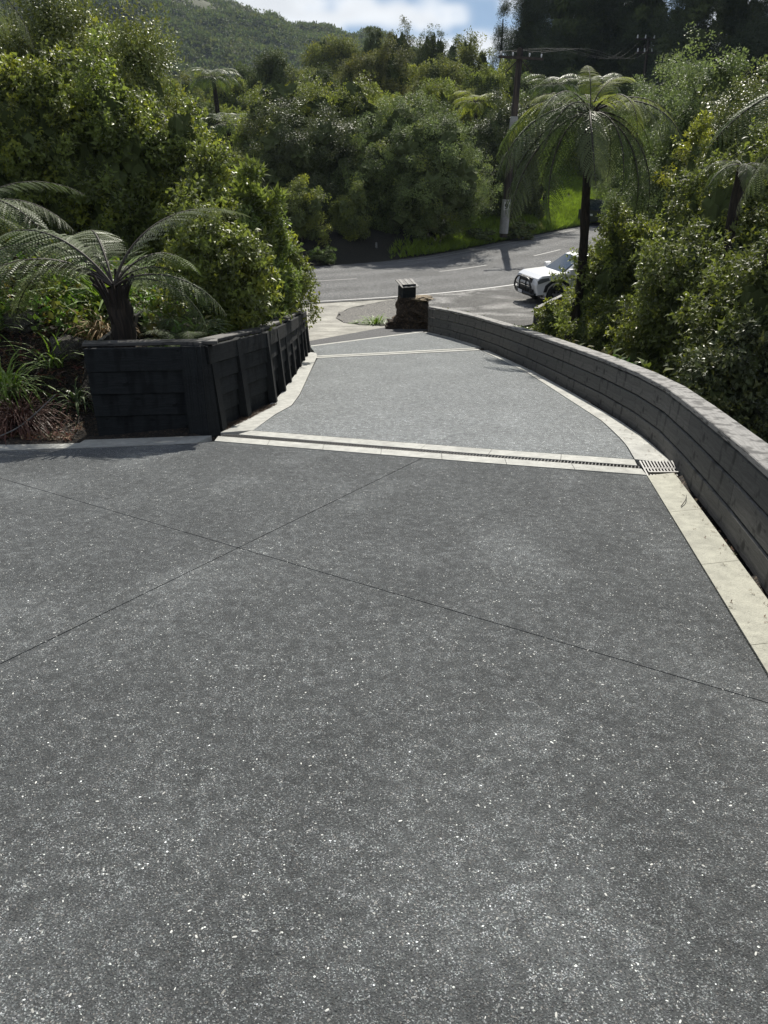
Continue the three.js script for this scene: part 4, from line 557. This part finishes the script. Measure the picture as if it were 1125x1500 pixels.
// ---------------------------------------------------------------- letterbox on its pillar
(() => {
  const p = tag(group('stone_pillar', .72, prof(21.3), -21.3), 'rough dark earth and rock pillar at the far end of the timber wall', 'pillar');
  for (const [x, y, z, a, b, c] of [[-.05, .2, 0, .42, .3, .36], [.22, .22, -.05, .36, .3, .34], [-.12, .55, .02, .3, .3, .3], [.2, .56, 0, .33, .26, .32], [-.42, .1, .05, .24, .2, .22], [-.55, .04, .1, .16, .1, .16], [-.1, .8, 0, .26, .12, .26]]) { const m = mesh('rock', rockGeo(a, b, c, x * 9 + y * 5), earthMat, p); m.position.set(x, y, z); }
  const l = mesh('ledge_stone', rockGeo(.33, .06, .28, 4), std({ map: gravCol, roughness: .9, color: lin(1.5, 1.2, .8) }), p); l.position.set(.3, .83, 0);
  const b = tag(group('letterbox', .62, prof(21.3) + .88, -21.3, .35), 'small dark letterbox with a pitched slatted roof standing on the rock pillar', 'letterbox');
  const g = new THREE.Shape([[-.19, 0], [.19, 0], [.19, .26], [-.19, .34]].map(([x, y]) => new THREE.Vector2(x, y))); const bx = new THREE.ExtrudeGeometry(g, { depth: .36, bevelEnabled: true, bevelSize: .004, bevelThickness: .004, bevelSegments: 1 }); bx.translate(0, 0, -.18); bx.rotateY(Math.PI / 2); mesh('body', bx, M.planter, b);
  const s = mesh('flap', new THREE.BoxGeometry(.24, .05, .012), M.dark, b); s.position.set(0, .2, .198);
  for (let i = 0; i < 6; i++) { const r = mesh('roof_slat', new THREE.BoxGeometry(.074, .02, .54), i % 2 ? M.wallCap : M.wallBoard, b); r.position.set(-.205 + i * .082, .335 + (i % 2) * .006, 0); r.rotation.x = .24; }
})();
// low timber edging beside the parked ute, marker post, twig
(() => {
  const w = tag(group('low_wall'), 'short low timber wall with a pale top at the ute front wheel', 'low wall');
  mesh('board', board([4.35, 22.6], [5.9, 26.2], prof(22.6) - .1, prof(26) - .1, .55, .08, .008, .2), M.wallBoard2, w); mesh('capping_board', board([4.33, 22.55], [5.9, 26.25], prof(22.6) + .452, prof(26) + .452, .04, .14, .005, .6), M.wallCap, w);
  const m = tag(group('marker_post', -.38, ROADY - .05, -39.6), 'short pale weathered marker post at the shaded far edge of the road', 'marker post'); mesh('post', new THREE.CylinderGeometry(.05, .06, .75, 8).translate(0, .37, 0), M.wallCap, m);
  const k = tube([V(.73, 0, -4.97), V(.8, .012, -5.08), V(.87, 0, -5.24)].map((v) => v.setY(v.y + prof(-v.z) + .012)), .004, .002, 5); k.translate(1.4, 0, 0); tag(mesh('twig', k, M.stalk), 'small dark twig lying on the pale edging near the wall', 'twig');
  const sp = tag(mesh('fallen_branch', tube([V(-3.95, prof(6.9) + .03, -6.85), V(-3.62, prof(7.1) + .12, -7.15), V(-3.3, prof(7.3) + .4, -7.45)], .008, .005, 5), M.wallCap), 'thin pale dead branch leaning across the edging at the lower left of the bank', 'branch');
})();

// ---------------------------------------------------------------- poles and wires
(() => {
  const wood = std({ map: barkTex, bumpMap: barkTex, bumpScale: .01, roughness: .9, color: lin(.4, .38, .38) }), conc = std({ map: pale, bumpMap: paleBump, bumpScale: .003, roughness: .85, color: lin(.62, .62, .62) }), blk = std({ color: lin(.02, .02, .02), roughness: .6 }), white = std({ color: lin(.7, .7, .68), roughness: .4 });
  const x = 6.62, d = 45, y = -3.05, p = tag(group('utility_pole', x, y, -d), 'leaning wooden utility pole with a crossarm beside the road, nearest pole', 'utility pole'); p.rotation.z = -.028;
  const H = topY(80, d) - y; mesh('pole', new THREE.CylinderGeometry(.15, .215, H, 14).translate(0, H / 2 - .3, 0), wood, p);
  mesh('sleeve', new THREE.CylinderGeometry(.235, .245, 1.75, 14).translate(0, .78, 0), conc, p); mesh('band', new THREE.CylinderGeometry(.2, .203, .62, 14).translate(0, 5.35, 0), conc, p);
  const cv = document.createElement('canvas'); cv.width = 64; cv.height = 96; const c = cv.getContext('2d'); c.fillStyle = '#b9b9b4'; c.fillRect(0, 0, 64, 96); c.fillStyle = '#0b0b0b'; c.font = 'bold 92px sans-serif'; c.textAlign = 'center'; c.fillText('9', 32, 80); const tx = new THREE.CanvasTexture(cv); tx.colorSpace = THREE.SRGBColorSpace;
  const pl = mesh('number_plate', new THREE.BoxGeometry(.26, .4, .012), [conc, conc, conc, conc, std({ map: tx, roughness: .5 }), conc], p); pl.position.set(-.02, 1.32, .252);
  const arm = mesh('crossarm', new THREE.BoxGeometry(2.4, .12, .1).translate(0, H - .75, .19), wood, p); arm.rotation.y = .25;
  for (const s of [-1.1, -.45, .45, 1.1]) { const i = mesh('insulator', new THREE.LatheGeometry([[.0, 0], [.03, 0], [.03, .05], [.05, .07], [.035, .1], [.05, .12], [.03, .16], [0, .17]].map(([a, b]) => new THREE.Vector2(a, b)), 8), white, arm); i.position.set(s, H - .69, .19); }
  mesh('brace', new THREE.BoxGeometry(.05, .9, .03).rotateZ(.8).translate(.35, H - 1.1, .2), wood, p); mesh('brace', new THREE.BoxGeometry(.05, .9, .03).rotateZ(-.8).translate(-.35, H - 1.1, .2), wood, p);
  // second pole up the hill
  const d2 = 82, x2 = spotX(932, d2), y2 = G(x2, d2), top2 = topY(76, d2), q = tag(group('utility_pole', x2, y2, -d2), 'far utility pole with two crossarms in front of the dark pines', 'utility pole'), H2 = top2 - y2;
  mesh('pole', new THREE.CylinderGeometry(.14, .2, H2, 12).translate(0, H2 / 2, 0), wood, q);
  for (const [hh, w, t] of [[H2 - .15, 2.6, .12], [H2 - 1.2, 2.2, .12]]) { const a = mesh('crossarm', new THREE.BoxGeometry(w, .13, .11).translate(0, hh, .18), wood, q); a.rotation.y = t; for (const s of [-.45, -.16, .16, .45]) { const i = mesh('insulator', new THREE.CylinderGeometry(.05, .07, .28, 8), white, a); i.position.set(s * w, hh + .2, .18); } }
  const wire = (a, b, sag, label) => { const m = a.clone().lerp(b, .5); m.y -= sag; tag(mesh('power_line', tube([a, a.clone().lerp(m, .55).setY(lerp(a.y, m.y, .8)), m, b.clone().lerp(m, .55).setY(lerp(b.y, m.y, .8)), b], .006, .006, 4), blk), label, 'power line', 'power lines between the two poles'); };
  const yt = y + H - .5; for (const [s, k] of [[-1.1, -1.3], [-.45, -.5], [.45, .5], [1.1, 1.3]]) wire(V(x + s + .2, yt, -d + .2 - s * .25), V(x2 + k * .8, top2 + .1, -d2 + .18), .9, { '-1.1': 'thin power line from the left end of the near pole crossarm', '-0.45': 'thin power line from just left of the near pole top', '0.45': 'thin power line from just right of the near pole top', 1.1: 'thin power line from the right end of the near pole crossarm' }[s]);
})();

// ---------------------------------------------------------------- parked ute and a dark vehicle further up
(() => {
  const white = phy({ color: lin(.78, .79, .8), roughness: .35, clearcoat: 1, clearcoatRoughness: .05 }), blk = std({ color: lin(.012, .012, .013), roughness: .4 }), glass = phy({ color: lin(.02, .03, .035), roughness: .06, clearcoat: 1, clearcoatRoughness: .03 }), tyre = std({ color: lin(.015, .015, .015), roughness: .9 }), alloy = std({ color: lin(.35, .35, .36), roughness: .35, metalness: .8 }), lamp = phy({ color: lin(.12, .13, .14), roughness: .1, clearcoat: 1, clearcoatRoughness: .02 });
  const car = tag(group('pickup_truck', 7.2, Math.max(prof(30), ROADY) + .01, -28.5, Math.PI + .27), 'white double cab ute with a black bull bar parked on the shoulder', 'ute'); // +x is its front
  car.scale.setScalar(.92);
  const ext = (pts, w, mat, name, bev = .05, holes) => { const s = new THREE.Shape(); pts.forEach((p, i) => i ? s.lineTo(p[0], p[1]) : s.moveTo(p[0], p[1])); const g = new THREE.ExtrudeGeometry(s, { depth: w - bev * 2, bevelEnabled: true, bevelSize: bev, bevelThickness: bev, bevelSegments: 3, curveSegments: 12 }); g.translate(0, 0, -(w - bev * 2) / 2); return mesh(name, g, mat, car); };
  const arch = (cx, R, a0 = Math.PI, a1 = 0) => Array.from({ length: 11 }, (_, i) => { const a = lerp(a1, a0, i / 10); return [cx + R * Math.cos(a), .42 + R * Math.sin(a)]; });
  ext([[-2.6, .55], [-1.95, .5], ...arch(-1.5, .42).reverse(), [-1.0, .42], [1.1, .42], ...arch(1.62, .44).reverse(), [2.1, .5], [2.38, .48], [2.44, .8], [2.38, 1.0], [2.2, 1.1], [1.1, 1.18], [.9, 1.1], [-1.0, 1.1], [-2.6, 1.1]], 1.8, white, 'body');
  { // cabin, narrower at the roof
    const s = [[1.4, 1.1], [.55, 1.68], [.3, 1.75], [-.9, 1.76], [-1.15, 1.68], [-1.4, 1.1]], g = new THREE.ExtrudeGeometry(new THREE.Shape(s.map(([a, b]) => new THREE.Vector2(a, b))), { depth: 1.56, bevelEnabled: true, bevelSize: .04, bevelThickness: .05, bevelSegments: 3 }); g.translate(0, 0, -.78); const a = g.attributes.position; for (let i = 0; i < a.count; i++) a.setZ(i, a.getZ(i) * lerp(1, .8, clamp((a.getY(i) - 1.1) / .66))); g.computeVertexNormals(); mesh('cabin', g, white, car);
    const quad = (name, p, mat) => { const q = new THREE.BufferGeometry(), c = p.map((v) => V(...v)), n = c[1].clone().sub(c[0]).cross(c[2].clone().sub(c[0])).normalize().multiplyScalar(.012), f = c.map((v) => v.clone().add(n)), pos = []; const tri = (...t) => t.forEach((v) => pos.push(v.x, v.y, v.z)); tri(f[0], f[1], f[2]); tri(f[0], f[2], f[3]); for (let i = 0; i < 4; i++) { const j = (i + 1) % 4; tri(c[i], c[j], f[j]); tri(c[i], f[j], f[i]); } q.setAttribute('position', new THREE.Float32BufferAttribute(pos, 3)); q.computeVertexNormals(); mesh(name, q, mat, car); };
    quad('windscreen', [[1.4, 1.17, .7], [1.4, 1.17, -.7], [.6, 1.7, -.6], [.6, 1.7, .6]], glass);
    for (const k of [1, -1]) { const o = (y) => k * (.845 * lerp(1, .8, (y - 1.1) / .66) + .012); const A = [[1.15, 1.18, o(1.18)], [.5, 1.62, o(1.62)], [-.2, 1.66, o(1.66)], [-.2, 1.18, o(1.18)]], B = [[-.28, 1.18, o(1.18)], [-.28, 1.66, o(1.66)], [-.95, 1.66, o(1.66)], [-1.2, 1.18, o(1.18)]]; quad('side_window', k > 0 ? A.slice().reverse() : A, glass); quad('side_window', k > 0 ? B.slice().reverse() : B, glass); }
  }
  const box = (name, sx, sy, sz, x, y, z, mat, parent = car) => { const m = mesh(name, new THREE.BoxGeometry(sx, sy, sz, 1, 1, 1), mat, parent); m.position.set(x, y, z); return m; };
  box('grille', .06, .36, 1.0, 2.45, .84, 0, blk); box('bumper', .1, .2, 1.2, 2.45, .52, 0, blk);
  for (const k of [1, -1]) { const l = ext([[1.95, .98], [2.40, .86], [2.43, .95], [2.33, 1.03], [2.0, 1.06]], .42, lamp, 'headlight', .01); l.position.z = k * .71; const f = box('fog_lamp', .08, .12, .26, 2.39, .58, k * .74, blk); f.rotation.y = -k * .3; const m = ext([[-.08, 0], [.08, .02], [.1, .16], [-.06, .18]], .2, white, 'mirror', .02); m.position.set(1.12, 1.18, k * 1.0); const ar = ext([[1.06, .56], [1.14, .8], [1.35, .96], [1.62, 1.0], [1.9, .94], [2.1, .78], [2.16, .56], [2.06, .56], [2.0, .74], [1.84, .87], [1.62, .91], [1.4, .87], [1.24, .74], [1.16, .56]], .12, blk, 'wheel_arch', .01); ar.position.z = k * .88;
    for (const wx of [1.62, -1.5]) { const t = mesh('wheel', new THREE.LatheGeometry([[.2, -.12], [.34, -.13], [.385, -.1], [.395, 0], [.385, .1], [.34, .13], [.2, .12]].map(([a, b]) => new THREE.Vector2(a, b)), 28).rotateX(Math.PI / 2), tyre, car); t.position.set(wx, .39, k * .8); const rim = mesh('rim', mergeGeometries([new THREE.CylinderGeometry(.08, .08, .2, 10).rotateX(Math.PI / 2), new THREE.TorusGeometry(.21, .025, 6, 20), ...Array.from({ length: 6 }, (_, i) => new THREE.BoxGeometry(.06, .2, .05).translate(0, .11, 0).rotateZ(i * Math.PI / 3))].map((g) => g.index ? g.toNonIndexed() : g)), alloy, t); rim.position.z = k * .09; } }
  const T = (p, r) => tube(p.map((v) => V(v[0] - .12, v[1], v[2])), r, r, 8);
  mesh('bull_bar', mergeGeometries([T([[2.6, .5, -.72], [2.72, .52, -.7], [2.74, .75, -.68], [2.72, .96, -.5], [2.72, 1.0, 0], [2.72, .96, .5], [2.74, .75, .68], [2.72, .52, .7], [2.6, .5, .72]], .035), T([[2.74, .72, -.68], [2.75, .72, 0], [2.74, .72, .68]], .03), T([[2.73, .5, -.3], [2.74, .75, -.28], [2.72, 1.0, -.25]], .03), T([[2.73, .5, .3], [2.74, .75, .28], [2.72, 1.0, .25]], .03), T([[2.6, .45, -.85], [2.72, .45, -.4], [2.74, .45, 0], [2.72, .45, .4], [2.6, .45, .85]], .07)]), blk, car);
  box('number_plate', .01, .12, .34, 2.71, .5, 0, std({ color: lin(.6, .6, .6), roughness: .5 }));
  box('tray_cover', 1.15, .06, 1.5, -2.0, 1.12, 0, blk); box('underbody', 4.4, .2, 1.3, -.1, .4, 0, blk);
  box('dashboard_sunshade', .05, .02, .05, 1.0, 1.1, 0, blk);
  mesh('roof_rack', mergeGeometries([-.55, .55].map((z) => new THREE.BoxGeometry(1.0, .04, .04).translate(-.4, 1.82, z)).concat([0, -.8].map((x) => new THREE.BoxGeometry(.05, .03, 1.2).translate(x, 1.84, 0)))), blk, car);
  // dark vehicle further up the road
  const v = tag(group('parked_car', spotX(897, 56), Math.max(ROADY, G(spotX(897, 56), 56)), -56, .9), 'dark car half hidden by leaves up the road, right of the tree fern trunk', 'car');
  const dk = phy({ color: lin(.02, .02, .025), roughness: .4, clearcoat: 1, clearcoatRoughness: .1 }), sh = (pts, w) => { const g = new THREE.ExtrudeGeometry(new THREE.Shape(pts.map(([a, b]) => new THREE.Vector2(a, b))), { depth: w, bevelEnabled: true, bevelSize: .05, bevelThickness: .05, bevelSegments: 2 }); g.translate(0, 0, -w / 2); return g; };
  mesh('body', sh([[-2.1, .35], [2.1, .35], [2.15, .8], [1.1, .95], [-2.1, .95]], 1.6), dk, v); mesh('cabin', sh([[.9, .95], [.3, 1.5], [-1.7, 1.55], [-2.05, .95]], 1.4), glass, v); for (const a of [-1.3, 1.3]) for (const b of [-.75, .75]) { const w = mesh('wheel', new THREE.CylinderGeometry(.33, .33, .2, 18).rotateX(Math.PI / 2), tyre, v); w.position.set(a, .33, b); } box('number_plate', .02, .12, .4, -2.17, .7, 0, std({ color: lin(.6, .6, .6), roughness: .5 }), v);
})();

// ---------------------------------------------------------------- shell chips standing in the near concrete
(() => {
  const r = RNG(21), out = { pos: [], idx: [] }; { const n = 7; out.pos.push(0, .35, 0); for (let i = 0; i < n; i++) { const a = i / n * 6.28, k = .8 + .35 * r(); out.pos.push(Math.cos(a) * k, 0, Math.sin(a) * k * .62); } for (let i = 0; i < n; i++) out.idx.push(0, 1 + (i + 1) % n, 1 + i); }
  const g = geoOf(out), N = 5600, list = []; const cl = (x, d) => .62 + .38 * sm(-.25, .3, fbm(x * .7 + 30, d * .7, 3));
  while (list.length < N) { const d = .9 + 6 * r() ** .8, w = d * .62 + .4, x = lerp(-w, w, r()); if (x > lerp(1.62, 2.17, clamp((d - 2.62) / 3.2)) - .03 - Math.max(0, 2.62 - d) * .35 || r() > cl(x, d)) continue; if (d > 7.1 - .35 * (x + 1.7) - .1 || (x < -1.7 && d > 6.7 + .1 * (x + 3.6) * .9)) continue; const big = r(), s = .0014 + .0036 * big ** 2.2; list.push([x, d, s]); }
  for (let k = 0; k < 3500;) { const d = lerp(7.2, 19.5, r() ** 1.3), x = lerp(-1.15, 2.3, r()); if (x > wallAt(d) - .33 || x < -1.1 || d > 16.7 + (x + 1.5) * 1.35 || d < 7.75 - .36 * (x + 1.4) || Math.abs(d - (14.5 + .49 * (x + 1.28))) < .4) continue; k++; list.push([x, d, .0018 + .0032 * r() ** 2]); }
  const im = new THREE.InstancedMesh(g, std({ color: lin(.44, .44, .42), roughness: .9, side: THREE.DoubleSide }), list.length), e = new THREE.Euler();
  list.forEach(([x, d, s], i) => { e.set(.146 + (r() - .5) * .5, r() * 6.28, (r() - .5) * .5, 'XYZ'); im.setMatrixAt(i, _m.compose(V(x, prof(d) + .0006, -d), _q.setFromEuler(e), V(s * (1 + .9 * r()), s * .8, s))); const f = .5 + 1.2 * r() ** 1.6; im.setColorAt(i, _c.setRGB(f, f, f * .97)); });
  im.name = 'shell_chips'; im.userData.kind = 'stuff'; im.castShadow = im.receiveShadow = true; drive.add(im);
})();

scene.fog = new THREE.FogExp2(new THREE.Color(.62, .74, .9), .00016);
renderer.render(scene, camera);
